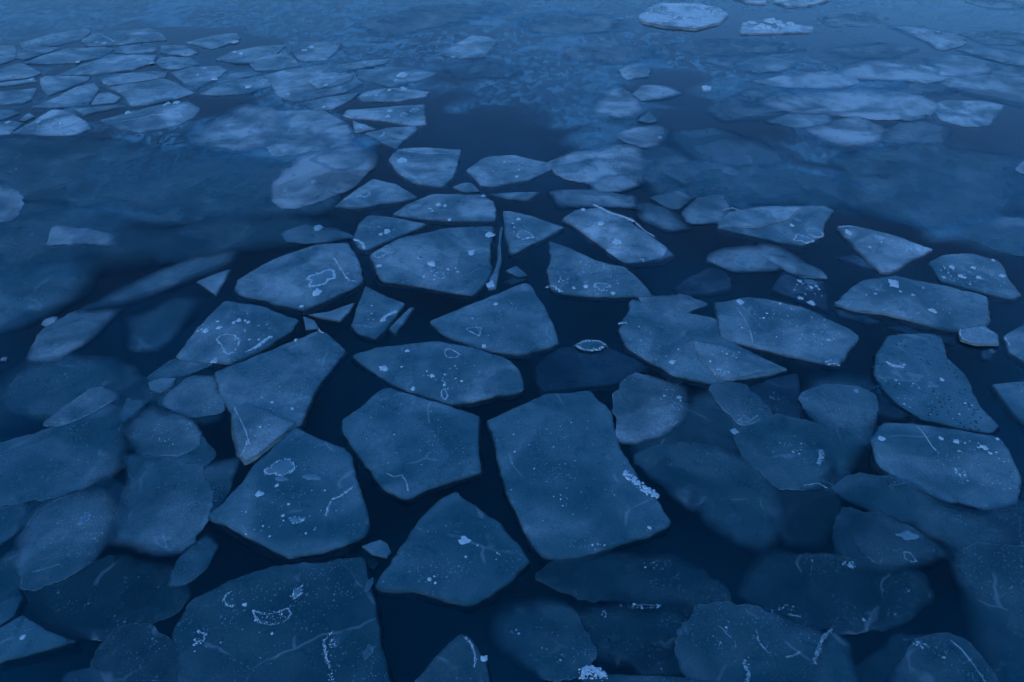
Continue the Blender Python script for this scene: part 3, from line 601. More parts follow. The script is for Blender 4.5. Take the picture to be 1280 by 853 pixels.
('R11', 'sunken_floe', 'ice floe', 'bright sunken lens, frontmost of the upper right group', 0.0127, 2.215, 0.03, 1, 0, 0, 0, [(4.98, 12.585), (5.858, 13.022), (6.514, 13.276), (6.817, 12.632), (6.413, 11.992), (5.749, 11.481), (5.384, 11.904)]),
('R12', 'sunken_floe', 'ice floe', 'faint sunken floe tucked under the widest sunken floe', 0.0099, 1.365, 0.03, 1, 0, 0, 0, [(4.591, 12.947), (5.266, 13.457), (6.013, 13.404), (5.947, 12.947), (5.205, 12.656)]),
('R13', 'sunken_floe', 'ice floe', 'soft fan-shaped sunken floe alone in the dark middle distance', 0.0127, 1.908, 0.03, 1, 0, 0, 0, [(1.349, 13.091), (1.689, 14.333), (2.189, 15.181), (2.554, 14.333), (2.622, 13.451), (2.28, 13.041)]),
('R14', 'sunken_floe', 'ice floe', 'small soft oval next to the fan-shaped sunken floe', 0.0133, 1.59, 0.03, 1, 0, 0, 0, [(2.383, 14.403), (2.661, 14.944), (3.191, 15.006), (3.504, 14.462), (3.031, 14.06), (2.528, 14.004)]),
('R15', 'sunken_floe', 'ice floe', 'soft diamond sunken below the fan-shaped sunken floe', 0.013, 1.791, 0.03, 1, 0, 0, 0, [(1.78, 12.376), (2.232, 12.717), (2.744, 12.804), (2.885, 12.376), (2.581, 11.811), (2.25, 11.696), (1.973, 11.969)]),
('R16', 'ice_shard', 'ice shard', 'tiny soft triangle below the fan-shaped sunken floe', 0.0144, 1.484, 0.03, 1, 0, 0, 0, [(2.287, 12.986), (2.598, 13.445), (2.716, 12.986), (2.526, 12.838)]),
('R17', 'sunken_floe', 'ice floe', 'small soft crescent behind the fan-shaped sunken floe', 0.0141, 1.59, 0.03, 1, 0, 0, 0, [(2.259, 15.944), (2.642, 16.365), (3.101, 16.152), (2.911, 15.475), (2.395, 15.281)]),
('R18', 'sunken_floe', 'ice floe', 'soft sunken mass with a bright frost splash, right of the pale blunt floe', 0.0121, 1.77, 0.03, 1, 0, 0, 0, [(0.539, 11.132), (1.021, 11.609), (1.76, 11.998), (2.219, 11.879), (2.264, 11.132), (2.067, 10.291), (1.613, 10.042), (1.223, 10.355), (0.738, 10.616)]),
('R19', 'ice_shard', 'ice shard', 'small fin of ice in front of the frost splash', 0.0156, 1.25, 0.03, 1, 0, 0, 0, [(0.678, 11.048), (1.299, 11.335), (1.326, 11.118), (1.032, 10.771), (0.739, 10.771)]),
('R19b', 'sunken_floe', 'ice floe', 'soft small floe with a frost fleck under the frost splash', 0.0139, 1.345, 0.03, 1, 0, 0, 0, [(1.139, 10.305), (1.447, 10.698), (1.966, 10.765), (2.046, 10.305), (1.662, 10.055), (1.286, 10.055)]),
('R21', 'sunken_floe', 'ice floe', 'faint pale lens between the snow-heaped floe and the sunken floes', 0.0138, 1.484, 0.03, 1, 0, 0, 0, [(4.892, 16.394), (5.82, 16.909), (6.505, 16.538), (6.063, 15.835), (5.157, 15.7)]),
('R23', 'ice_shard', 'ice shard', 'tiny white chip floating alone above the widest sunken floe', 0.01, 1.5, 0.035, 0, 0, 0, 0, [(3.845, 14.71), (4.005, 15.002), (4.116, 14.903), (4.036, 14.615), (3.887, 14.52)]),
('R24', 'ice_shard', 'ice shard', 'tiny grey chip floating alone in the dark right middle', 0.008, 1.165, 0.035, 0, 0, 0, 0, [(3.908, 11.44), (3.998, 11.472), (3.989, 11.184), (3.877, 11.059)]),
('M1', 'sunken_floe', 'ice floe', 'smooth sunken oval right of the bright oblong floe', 0.0127, 1.279, 0.03, 1, 0, 0, 0, [(1.771, 9.605), (1.875, 9.78), (2.085, 9.81), (2.375, 9.52), (2.512, 9.188), (2.52, 8.897), (2.129, 8.846), (1.794, 9.188)]),
('M2', 'sunken_floe', 'ice floe', 'small sunken wedge behind the smooth sunken oval', 0.0139, 1.337, 0.03, 1, 0, 0, 0, [(2.067, 9.917), (2.618, 10.288), (2.792, 9.887), (2.474, 9.508), (2.318, 9.536)]),
('M3', 'sunken_floe', 'ice floe', 'sunken floe with a hooked frost mark beside the smooth sunken oval', 0.0133, 1.28, 0.03, 1, 0, 0, 0, [(2.442, 9.394), (2.753, 9.885), (3.2, 10.036), (3.246, 9.535), (3.049, 9.094), (2.713, 9.041), (2.491, 9.094)]),
('M4', 'ice_floe', 'ice floe', 'wide blunt floe with two round frost plates at its lower corner', 0.0125, 1.154, 0.08, 0, 0, 0, 0, [(2.874, 8.974), (3.032, 9.424), (3.795, 9.649), (4.625, 9.649), (4.724, 9.523), (4.446, 9.089), (4.296, 8.749), (3.958, 8.489), (3.658, 8.574), (3.322, 8.749)]),
('M4b', 'ice_floe', 'ice floe', 'pale inner plate lying on the wide blunt floe', 0.03, 1.3, 0.025, 0, 0, 0, 0, [(2.908, 8.988), (3.086, 9.367), (3.65, 9.565), (4.274, 9.565), (3.944, 9.175), (3.487, 8.965)]),
('M5', 'ice_floe', 'ice floe', 'bright sharp triangular floe pointing at the camera', 0.026000000000000002, 1.585, 0.08, 0, 0, 0, 0, [(4.56, 8.972), (4.754, 9.041), (5.217, 8.791), (5.671, 8.381), (5.246, 8.096), (4.854, 7.786), (4.732, 7.786), (4.627, 8.402)]),
('M6', 'ice_shard', 'ice shard', 'small pale spike sticking out from under the bright triangular floe', -0.01, 1.162, 0.035, 0, 0, 0, 0, [(4.319, 8.235), (4.597, 8.297), (4.718, 8.115), (4.737, 7.899), (4.544, 8.016)]),
('M7', 'ice_floe', 'ice floe', 'rounded floe strewn with white snow dots near the right edge', 0.016, 1.055, 0.08, 0, 0, 0, 0, [(5.439, 8.053), (5.743, 8.254), (6.136, 8.295), (6.402, 8.092), (6.288, 7.633), (6.25, 7.311), (6.075, 7.208), (5.807, 7.346), (5.383, 7.597)]),
('M8', 'ice_floe', 'ice floe', 'thick broad floe with one white chip and a layered front side', 0.026000000000000002, 1.017, 0.1, 0, 0, 0, 0, [(3.845, 7.092), (4.382, 7.618), (4.874, 7.711), (5.313, 7.563), (5.808, 7.262), (5.578, 6.768), (5.3, 6.462), (4.964, 6.613), (4.437, 6.895), (4.001, 6.993)]),
('M9', 'ice_shard', 'ice shard', 'thin slab edge sunk below the thick broad floe', -0.03, 1.085, 0.035, 0, 0, 0, 0, [(3.882, 7.072), (4.123, 7.022), (4.345, 6.812), (4.173, 6.781), (3.902, 6.941)]),
('M9b', 'ice_shard', 'ice shard', 'long thin slab sunk along the front of the thick broad floe', -0.07, 1.055, 0.035, 0, 0, 0, 0, [(4.37, 6.772), (4.618, 6.803), (5.273, 6.512), (5.523, 6.379), (5.281, 6.35), (4.775, 6.527)]),
('M10', 'ice_floe', 'ice floe', 'small plate with a frosted rim on the end of the thick broad floe', 0.046, 0.976, 0.03, 0, 0, 0, 0, [(5.12, 6.571), (5.433, 6.647), (5.502, 6.466), (5.427, 6.29), (5.178, 6.29), (5.043, 6.377)]),
('M11', 'ice_shard', 'ice shard', 'tiny pale shard in dark water below the small frost-rimmed plate', -0.02, 1.031, 0.035, 0, 0, 0, 0, [(5.233, 6.259), (5.384, 6.259), (5.25, 6.104), (5.169, 6.118)]),
('M12', 'ice_floe', 'ice floe', 'floe corner jutting in from the right edge beside the frost-rimmed plate', 0.016, 0.886, 0.08, 0, 0, 0, 0, [(5.574, 6.475), (6.243, 6.909), (5.651, 5.885), (5.482, 6.172)]),
('M13', 'ice_floe', 'ice floe', 'long dark floe pitted with black holes near the right side', 0.008, 0.61, 0.08, 0, 0, 0, 1, [(4.022, 6.196), (4.286, 6.515), (4.664, 6.545), (4.892, 6.485), (4.784, 6.126), (4.836, 5.79), (4.741, 5.356), (4.784, 5.014), (4.643, 4.938), (4.371, 5.014), (4.03, 5.125), (3.858, 5.476), (3.835, 5.79)]),
('M14', 'ice_floe', 'ice floe', 'wide floe in front of the black-pitted one, half covered with small dots', 0.008, 0.741, 0.08, 0, 0, 0, 0, [(3.441, 4.873), (3.665, 5.103), (4.01, 5.08), (4.703, 4.905), (4.71, 4.748), (4.61, 4.353), (4.437, 4.08), (4.147, 3.993), (3.794, 4.124), (3.469, 4.353), (3.354, 4.575)]),
('M15', 'ice_floe', 'ice floe', 'dark floe tip entering from the right edge beside the black-pitted floe', 0.016, 0.666, 0.08, 0, 0, 0, 0.8, [(5.015, 5.653), (5.561, 5.729), (5.062, 4.866), (4.993, 5.231)]),
('M16', 'ice_floe', 'ice floe', 'smooth leaf-shaped floe above the clean-cut elongated floe', -0.006, 1.002, 0.08, 0, 0, 0, 0, [(2.012, 7.467), (2.265, 7.741), (2.538, 7.97), (2.737, 7.932), (2.792, 7.686), (2.71, 7.467), (2.451, 7.379), (2.155, 7.326)]),
('M17', 'sunken_floe', 'ice floe', 'sunken floe with a small round plate behind the leaf-shaped floe', 0.0127, 1.206, 0.03, 1, 0, 0, 0, [(2.49, 8.114), (2.737, 8.417), (3.523, 8.587), (3.76, 8.346), (3.832, 8.001), (3.296, 7.782), (2.781, 7.825)]),
('M18', 'ice_floe', 'ice floe', 'dotted four-sided floe with a sharp frost line along its back edge', -0.004, 0.995, 0.08, 0, 0, 0, 0, [(3.481, 7.852), (3.666, 7.72), (3.952, 7.664), (3.799, 7.019), (3.503, 7.203), (3.212, 7.447)]),
('M18b', 'sunken_floe', 'ice floe', 'narrow crescent plate behind the sharp frost line', 0.0141, 1.351, 0.03, 1, 0, 0, 0, [(3.243, 8.303), (3.701, 8.21), (3.989, 7.917), (4.017, 7.658), (3.661, 7.701), (3.474, 7.851)]),
('M19', 'sunken_floe', 'ice floe', 'ghostly deep floe drowned in the dark water of the right middle', 0.0063, 0.829, 0.03, 1, 0, 0, 0, [(2.169, 10.977), (3.126, 11.298), (4.218, 10.874), (4.683, 10.061), (3.724, 9.615), (2.859, 10.0)]),
('M20', 'sunken_floe', 'ice floe', 'ghostly deep floe at the right edge above the floe with snow dots', 0.006, 0.812, 0.03, 1, 0, 0, 0, [(6.218, 8.837), (6.884, 9.26), (7.736, 9.37), (6.965, 8.046), (6.528, 8.346)]),
('M21', 'ice_shard', 'ice shard', 'pale sliver of a floe showing at the right edge above the ghostly deep one', 0.0138, 1.354, 0.03, 1, 0, 0, 0, [(8.135, 10.881), (8.87, 11.68), (8.311, 10.446)]),
('M22', 'sunken_floe', 'ice floe', 'small deep patch of ice between the bright oblong floe and the leaf-shaped one', 0.0108, 1.172, 0.03, 1, 0, 0, 0, [(1.511, 7.268), (2.083, 7.347), (2.369, 7.113), (1.998, 6.888), (1.64, 7.018)]),
('B1', 'sunken_floe', 'ice floe', 'drowned floe with two frost streaks beside the largest floe', 0.0144, 1.046, 0.03, 1, 0, 0, 0, [(1.013, 5.457), (1.18, 5.762), (1.377, 5.841), (1.857, 5.637), (1.832, 5.354), (1.706, 5.061), (1.399, 4.875), (0.982, 4.747)]),
('B2', 'sunken_floe', 'ice floe', 'drowned three-sided floe with white grains under the clean-cut floe', -0.03, 0.858, 0.08, 0, 0, 0, 0, [(2.424, 5.617), (2.725, 5.795), (3.081, 5.9), (2.906, 5.187), (2.778, 5.187), (2.593, 5.326)]),
('B3', 'sunken_floe', 'ice floe', 'drowned floe with a white fleck at its tip, left of the three-sided one', 0.0105, 0.898, 0.03, 1, 0, 0, 0.4, [(2.048, 5.6), (2.201, 5.739), (2.439, 5.662), (2.607, 5.249), (2.494, 5.123), (2.23, 5.028), (2.096, 5.277)]),
('B4', 'sunken_floe', 'ice floe', "big smooth drowned floe right of the largest floe's frost band", 0.01, 0.469, 0.03, 1, 0, 0, 0, [(1.079, 4.614), (1.335, 4.802), (1.813, 4.866), (2.231, 4.676), (2.385, 4.263), (2.343, 3.837), (2.083, 3.499), (1.742, 3.737), (1.398, 4.098)]),
('B5', 'sunken_floe', 'ice floe', 'dark drowned floe with a white frost blob on its far corner', 0.0104, 0.511, 0.03, 1, 0, 0, 0, [(2.102, 4.946), (2.507, 5.218), (2.971, 5.149), (3.094, 4.946), (2.976, 4.507), (2.796, 4.219), (2.335, 4.275), (2.147, 4.567)]),
('B6', 'sunken_floe', 'ice floe', 'tall drowned floe between the frost blob and the wide dotted floe', 0.0098, 0.68, 0.03, 1, 0, 0, 0, [(2.918, 5.489), (3.23, 5.671), (3.678, 5.64), (3.772, 5.444), (3.456, 4.8), (3.036, 4.318), (2.877, 4.492), (2.948, 5.063)]),
('B7', 'sunken_floe', 'ice floe', 'small drowned plate with a bright frosted back edge', -0.035, 0.925, 0.08, 0, 0, 0, 0, [(3.674, 5.56), (3.879, 5.698), (4.037, 5.573), (4.026, 5.226), (3.831, 5.181), (3.592, 5.284)]),
('B8', 'ice_shard', 'ice shard', 'small bright triangular shard between drowned floes', -0.004, 0.984, 0.035, 0, 0, 0, 0, [(2.958, 4.557), (3.187, 4.401), (2.998, 4.243), (2.909, 4.233)]),
('B9', 'sunken_floe', 'ice floe', 'long drowned floe sloping below the wide dotted floe', 0.0095, 0.49, 0.03, 1, 0, 0, 0, [(2.831, 4.213), (3.08, 4.418), (3.51, 4.383), (3.979, 4.082), (4.273, 3.843), (4.178, 3.598), (3.691, 3.504), (3.415, 3.772), (3.009, 3.997)]),
('B10', 'sunken_floe', 'ice floe', 'drowned floe carrying two frost outlines above the black gap', 0.0073, 0.421, 0.03, 1, 0, 0, 0, [(2.682, 3.812), (2.9, 4.071), (3.239, 3.965), (3.542, 3.713), (3.705, 3.55), (3.332, 3.43), (2.831, 3.35), (2.574, 3.458)]),
('B11', 'sunken_floe', 'ice floe', 'deep dark floe spread out left of the black gap', 0.0047, 0.308, 0.03, 1, 0, 0, 0, [(1.745, 3.262), (2.042, 3.654), (2.614, 3.559), (3.278, 3.439), (3.292, 3.134), (2.889, 2.893), (2.295, 2.854), (1.764, 3.036)]),
('B12', 'sunken_floe', 'ice floe', 'pale drowned slab filling the lower right corner', 0.0133, 0.44, 0.03, 1, 0, 0, 0, [(3.505, 3.551), (3.877, 3.656), (4.477, 3.58), (3.593, 2.103), (3.278, 2.423), (3.343, 2.973)]),
('B13', 'sunken_floe', 'ice floe', 'drowned floe with a long frost line, cut by the bottom edge near the corner', 0.0141, 0.468, 0.03, 1, 0, 0, 0, [(2.594, 2.508), (2.975, 2.827), (3.288, 2.881), (3.413, 2.635), (3.374, 2.306), (2.413, 2.306)]),
('B14', 'ice_floe', 'ice floe', 'floe with an upright frost streak at the right edge, above the pale slab', -0.01, 0.63, 0.08, 0, 0, 0, 0, [(4.008, 3.74), (4.254, 3.922), (4.724, 4.139), (4.362, 3.521), (4.045, 3.598)]),
('B15', 'sunken_floe', 'ice floe', 'wide drowned floe with broken frost lines at the bottom edge', 0.0124, 0.468, 0.03, 1, 0, 0, 0, [(1.202, 2.812), (1.474, 3.155), (1.969, 3.04), (2.354, 2.912), (2.214, 2.627), (2.194, 2.223), (1.279, 2.223), (1.191, 2.521)]),
('B16', 'sunken_floe', 'ice floe', 'narrow drowned floe bordered by a jagged white frost line at the bottom edge', 0.0127, 0.468, 0.03, 1, 0, 0, 0, [(2.14, 2.617), (2.355, 2.917), (2.487, 2.802), (2.412, 2.246), (1.966, 2.246)]),
('B17', 'ice_floe', 'ice floe', 'floe rim with a crumbly frost knob at the bottom edge', 0.016, 0.384, 0.08, 0, 0, 0, 0, [(0.491, 2.546), (0.569, 2.61), (0.678, 2.563), (1.073, 2.558), (1.405, 2.523), (1.398, 2.245), (0.403, 2.245)]),
('B18', 'sunken_floe', 'ice floe', 'rounded drowned floe below the kite-shaped floe', 0.0125, 0.468, 0.03, 1, 0, 0, 0, [(-0.209, 2.929), (-0.05, 3.157), (0.328, 3.174), (0.505, 3.009), (0.623, 2.701), (0.469, 2.523), (0.161, 2.537), (-0.117, 2.723)]),
('B19', 'sunken_floe', 'ice floe', 'dark pitted drowned floe with a frosted back edge near the bottom', 0.0076, 0.264, 0.03, 1, 0, 0, 1, [(0.405, 3.091), (0.859, 3.141), (1.416, 3.107), (1.334, 2.806), (0.93, 2.586), (0.552, 2.622), (0.465, 2.883)]),
('B20', 'sunken_floe', 'ice floe', 'deep faint floe under the front of the largest floe', 0.0069, 0.33, 0.03, 1, 0, 0, 0, [(0.158, 3.359), (0.567, 3.636), (1.358, 3.56), (1.692, 3.289), (1.703, 3.02), (1.186, 3.02), (0.531, 3.16)]),
('B21', 'ice_floe', 'ice floe', 'pointed floe with a frosted flank rising from the bottom edge', 0.008, 0.384, 0.08, 0, 0, 0, 0, [(-0.386, 2.883), (-0.295, 2.845), (-0.184, 2.667), (-0.11, 2.355), (-0.794, 2.355), (-0.549, 2.697)]),
('B22', 'ice_floe', 'ice floe', 'huge low floe with scattered frost curls at the bottom left', 0.006, 0.408, 0.08, 0, 0, 0, 0, [(-2.513, 2.852), (-2.495, 3.135), (-2.221, 3.346), (-1.872, 3.472), (-1.429, 3.517), (-1.21, 3.571), (-1.125, 3.361), (-0.99, 2.948), (-0.788, 2.302), (-2.363, 2.302)]),
('B22b', 'ice_floe', 'ice floe', 'plate with a ragged frost border lying on the huge low floe', 0.004, 0.456, 0.02, 0, 0, 0, 0, [(-1.397, 2.885), (-1.323, 2.962), (-1.018, 2.937), (-0.804, 2.303), (-1.277, 2.303), (-1.318, 2.64)]),
('B23', 'sunken_floe', 'ice floe', 'dark rounded drowned floe left of the huge low floe', 0.0089, 0.354, 0.03, 1, 0, 0, 0, [(-3.031, 2.697), (-2.95, 2.917), (-2.751, 2.964), (-2.479, 2.824), (-2.182, 2.233), (-2.785, 2.233)]),
('B24', 'ice_floe', 'ice floe', 'pale pointed floe jutting in from the left edge near the bottom', 0.016, 0.552, 0.12, 0, 0, 0, 0, [(-3.936, 2.815), (-3.705, 3.021), (-3.446, 2.891), (-3.193, 2.809), (-3.418, 2.723), (-3.812, 2.604)]),
('B25', 'ice_floe', 'ice floe', 'small rounded floe at the left edge above the pale pointed one', 0.006, 0.456, 0.08, 0, 0, 0, 0, [(-4.218, 3.289), (-3.891, 3.289), (-3.784, 3.183), (-3.766, 3.014), (-3.944, 2.821)]),
('B26', 'sunken_floe', 'ice floe', 'speckled oval floe at the lower left, half drowned', 0.0146, 0.774, 0.03, 1, 0, 0, 0, [(-4.115, 3.616), (-4.209, 3.986), (-4.037, 4.235), (-3.579, 4.28), (-3.278, 3.934), (-3.297, 3.635), (-3.486, 3.359), (-3.79, 3.202)]),
('B27', 'sunken_floe', 'ice floe', 'tall drowned floe with a thin frost streak, beside the speckled oval', 0.0127, 0.721, 0.03, 1, 0, 0, 0, [(-3.376, 3.691), (-3.477, 4.21), (-3.425, 4.617), (-2.896, 4.533), (-2.637, 4.21), (-2.584, 3.994), (-2.653, 3.595), (-2.818, 3.501), (-3.114, 3.548)]),
('B28', 'sunken_floe', 'ice floe', 'drowned rounded floe with frost grains at the left', 0.0135, 0.809, 0.03, 1, 0, 0, 0, [(-3.844, 4.976), (-3.807, 5.25), (-3.638, 5.393), (-3.167, 5.18), (-2.952, 4.832), (-3.044, 4.643), (-3.499, 4.619)]),
('B28b', 'sunken_floe', 'ice floe', 'dim floe under the rounded one with frost grains', 0.0085, 0.537, 0.03, 1, 0, 0, 0, [(-3.69, 4.664), (-3.095, 4.79), (-2.999, 4.919), (-2.757, 4.664), (-2.867, 4.4), (-3.16, 4.241), (-3.44, 4.286)]),
('B29', 'sunken_floe', 'ice floe', 'wide drowned floe reaching the left edge with a scratched pale half', 0.0116, 0.62, 0.03, 1, 0, 0, 0, [(-5.183, 4.633), (-4.546, 4.991), (-4.243, 5.366), (-3.867, 5.295), (-3.592, 4.886), (-3.532, 4.394), (-3.942, 4.147), (-4.784, 3.976)]),
('B30', 'sunken_floe', 'ice floe', 'pale crescent of drowned ice with a crisp lower rim', 0.0133, 0.933, 0.03, 1, 0, 0, 0, [(-4.622, 5.053), (-4.532, 5.318), (-4.349, 5.629), (-4.075, 5.583), (-3.981, 5.434), (-4.201, 5.135), (-4.401, 5.013)]),
('B31', 'sunken_floe', 'ice floe', 'dim drowned floe behind the pale crescent', 0.0069, 0.513, 0.03, 1, 0, 0, 0, [(-5.172, 5.286), (-5.3, 5.845), (-4.941, 6.176), (-4.224, 6.008), (-3.985, 5.687), (-4.29, 5.46), (-4.478, 5.037), (-4.691, 5.078)]),
('B32', 'sunken_floe', 'ice floe', 'faint slanting patch of drowned ice next to a floating white chip', 0.0116, 1.013, 0.03, 1, 0, 0, 0, [(-5.305, 5.996), (-5.425, 6.573), (-5.217, 6.957), (-4.622, 7.057), (-4.726, 6.391), (-4.914, 5.996)]),
('B33', 'sunken_floe', 'ice floe', 'long faint band of drowned ice leading to the small bright triangle', 0.0082, 0.793, 0.03, 1, 0, 0, 0, [(-5.274, 6.872), (-4.934, 7.45), (-4.297, 8.208), (-3.641, 8.444), (-3.603, 7.915), (-4.314, 7.31), (-4.923, 6.928)]),
('B34', 'sunken_floe', 'ice floe', 'soft pale drowned block in the left middle distance', 0.0105, 1.493, 0.03, 1, 0, 0, 0, [(-6.308, 8.508), (-6.553, 9.065), (-5.973, 8.986), (-5.414, 8.883), (-5.323, 8.435), (-5.886, 8.532)]),
('B35', 'ice_shard', 'ice shard', 'small bright triangular shard left of the floe with the oval frost ring', 0.016, 1.048, 0.035, 0, 0, 0, 0, [(-3.984, 7.597), (-3.817, 7.764), (-3.634, 7.897), (-3.622, 7.597), (-3.624, 7.294)]),
('B36', 'ice_shard', 'ice shard', "small teardrop shard by the wide floe's left tip", 0.016, 0.798, 0.035, 0, 0, 0, 0, [(-3.822, 5.678), (-3.717, 5.755), (-3.548, 5.755), (-3.538, 5.615), (-3.625, 5.516), (-3.752, 5.565)]),
('B37', 'sunken_floe', 'ice floe', 'dim drowned wedge above the small teardrop shard', 0.0116, 0.839, 0.03, 1, 0, 0, 0, [(-3.88, 5.771), (-3.71, 6.064), (-3.225, 5.981), (-3.467, 5.771), (-3.777, 5.693)]),
('B38', 'sunken_floe', 'ice floe', 'dark drowned patch between the teardrop shard and the cracked plate', 0.009, 0.795, 0.03, 1, 0, 0, 0, [(-3.618, 5.361), (-3.406, 5.8), (-3.137, 5.8), (-2.856, 5.233), (-3.178, 5.149)]),
('B39', 'ice_shard', 'ice shard', 'small leaf-shaped shard wedged at the tip of the kite-shaped floe', 0.016, 0.66, 0.035, 0, 0, 0, 0, [(-1.24, 3.641), (-1.098, 3.705), (-1.032, 3.665), (-0.988, 3.579), (-1.02, 3.525), (-1.141, 3.556)]),
('B39b', 'ice_shard', 'ice shard', 'tiny sunken shard under the leaf-shaped shard', -0.03, 0.48, 0.035, 0, 0, 0, 0, [(-1.192, 3.55), (-1.13, 3.573), (-1.081, 3.504), (-1.116, 3.437), (-1.172, 3.467)]),
('B39c', 'ice_shard', 'ice shard', "tiny upright splinter left of the kite-shaped floe's corner", 0.01, 0.528, 0.035, 0, 0, 0, 0, [(-1.159, 3.215), (-1.149, 3.315), (-1.099, 3.358), (-1.089, 3.293), (-1.121, 3.215)]),
('B40', 'sunken_floe', 'ice floe', "slim drowned leaf of ice left of the thick floe's cut side", 0.0121, 0.633, 0.03, 1, 0, 0, 0, [(-2.709, 3.244), (-2.715, 3.512), (-2.568, 3.781), (-2.404, 3.654), (-2.447, 3.421), (-2.585, 3.261)]),
('B41', 'sunken_floe', 'ice floe', 'dim small floe at the left edge behind the speckled oval', 0.0108, 0.515, 0.03, 1, 0, 0, 0, [(-4.666, 3.969), (-4.32, 4.107), (-4.122, 4.022), (-4.136, 3.766), (-4.349, 3.434)]),
('B42', 'sunken_floe', 'ice floe', 'dim drowned floe between the left edge and the speckled oval', 0.0095, 0.456, 0.03, 1, 0, 0, 0, [(-4.25, 3.269), (-4.134, 3.615), (-4.047, 3.691), (-3.73, 3.269), (-4.102, 3.018)]),
('B43', 'sunken_floe', 'ice floe', 'large ghostly deep floe under the skim ice at the left', 0.0053, 0.822, 0.03, 1, 0, 0, 0, [(-6.963, 9.156), (-6.337, 10.232), (-4.895, 10.994), (-3.651, 10.488), (-3.271, 9.515), (-3.91, 8.766), (-5.409, 9.023)]),
('B44', 'sunken_floe', 'ice floe', 'ghostly deep floe at the left edge below the pale drowned block', 0.0048, 0.713, 0.03, 1, 0, 0, 0, [(-7.592, 8.822), (-5.925, 8.523), (-5.268, 8.101), (-5.172, 7.296), (-5.531, 6.698), (-6.12, 6.356)]),
('B45', 'sunken_floe', 'ice floe', 'faint drowned floe end at the left edge, farther off', 0.0086, 1.418, 0.03, 1, 0, 0, 0, [(-8.579, 10.636), (-7.759, 10.407), (-7.267, 9.702), (-7.151, 9.143), (-7.619, 9.01)]),
('B46', 'sunken_floe', 'ice floe', 'dim deep floe under the wide floe and speckled oval, in the black gap', 0.0069, 0.242, 0.03, 1, 0, 0, 0, [(-3.906, 3.273), (-3.198, 3.59), (-2.511, 3.451), (-2.49, 3.063), (-2.944, 2.826), (-3.519, 2.826)]),
('B47', 'sunken_floe', 'ice floe', 'dim drowned floe at the bottom edge beside the dark rounded one', 0.0105, 0.405, 0.03, 1, 0, 0, 0, [(-3.212, 2.33), (-3.172, 2.589), (-2.963, 2.632), (-2.679, 2.33)]),
('B48', 'sunken_floe', 'ice floe', 'dim drowned floe at the side of the small upright crack, right of pale crescent', 0.0092, 0.787, 0.03, 1, 0, 0, 0, [(-3.951, 5.169), (-3.936, 5.455), (-3.675, 5.426), (-3.719, 5.169), (-3.806, 4.966)]),
('B49', 'sunken_floe', 'ice floe', "dim drowned floe against the thick floe's far left side", 0.0104, 0.471, 0.03, 1, 0, 0, 0, [(-3.128, 4.304), (-2.786, 4.598), (-2.486, 4.659), (-2.523, 4.192), (-2.591, 3.925), (-2.739, 4.192)]),
('B50', 'sunken_floe', 'ice floe', 'dim deep floe behind the floe with a hooked frost mark', 0.0087, 1.23, 0.03, 1, 0, 0, 0, [(0.524, 10.142), (1.231, 10.205), (1.905, 9.989), (1.911, 9.547), (1.178, 9.604), (0.634, 9.49)]),
('C1', 'ice_shard', 'ice shard', 'white crumbly ice chip floating alone in the left dark water', 0.014, 1.327, 0.04, 0, 0, 0, 0, [(-5.467, 6.706), (-5.478, 6.8), (-5.407, 6.864), (-5.333, 6.848), (-5.325, 6.737), (-5.371, 6.644)]),
('C2', 'ice_shard', 'ice shard', 'tiny white ice chip floating at the far left edge of the dark water', 0.014, 1.262, 0.04, 0, 0, 0, 0, [(-5.573, 6.049), (-5.586, 6.104), (-5.525, 6.104), (-5.504, 6.036)]),
('G1', 'sunken_floe', 'ice floe', 'faint plate under the drowned floe with two frost streaks', 0.0069, 0.44, 0.03, 2.0, 0, 0, 0, [(1.03, 5.078), (1.545, 5.443), (2.145, 5.257), (2.263, 4.74), (1.785, 4.55), (1.161, 4.529)]),
('G2', 'sunken_floe', 'ice floe', 'faint dark plate right of the big smooth drowned floe', 0.0063, 0.353, 0.03, 2.0, 0, 0, 0, [(2.1, 4.47), (2.688, 4.625), (2.985, 4.47), (2.865, 3.991), (2.593, 3.564), (2.25, 3.564), (2.137, 3.902)]),
('G3', 'sunken_floe', 'ice floe', 'faint plate behind the tall drowned floe, below the clean-cut floe', 0.0057, 0.509, 0.03, 2.0, 0, 0, 0, [(3.084, 5.813), (3.525, 5.924), (3.877, 5.786), (3.773, 5.419), (3.371, 4.72), (3.091, 4.941), (2.961, 5.295)]),
('G4', 'sunken_floe', 'ice floe', 'faint plate at the right edge below the wide dotted floe', 0.0066, 0.446, 0.03, 2.0, 0, 0, 0, [(3.392, 3.916), (3.867, 4.006), (4.702, 4.191), (4.208, 3.341), (3.599, 3.457)]),
('G5', 'sunken_floe', 'ice floe', "faint plate touching the broad leaning floe's lower tip", 0.006, 0.537, 0.03, 2.0, 0, 0, 0, [(1.759, 5.551), (2.186, 5.709), (2.518, 5.629), (2.574, 5.059), (2.039, 4.888), (1.761, 5.118)]),
('G6', 'sunken_floe', 'ice floe', 'faint plate at the bottom edge right of the jagged frost line', 0.0069, 0.352, 0.03, 2.0, 0, 0, 0, [(2.364, 2.579), (2.85, 2.886), (3.261, 2.833), (3.11, 2.402), (2.315, 2.288)]),
('G7', 'sunken_floe', 'ice floe', 'faint plate above the frost knob at the bottom edge', 0.0063, 0.264, 0.03, 2.0, 0, 0, 0, [(0.776, 2.825), (1.271, 2.993), (1.487, 2.825), (1.366, 2.542), (0.892, 2.542)]),
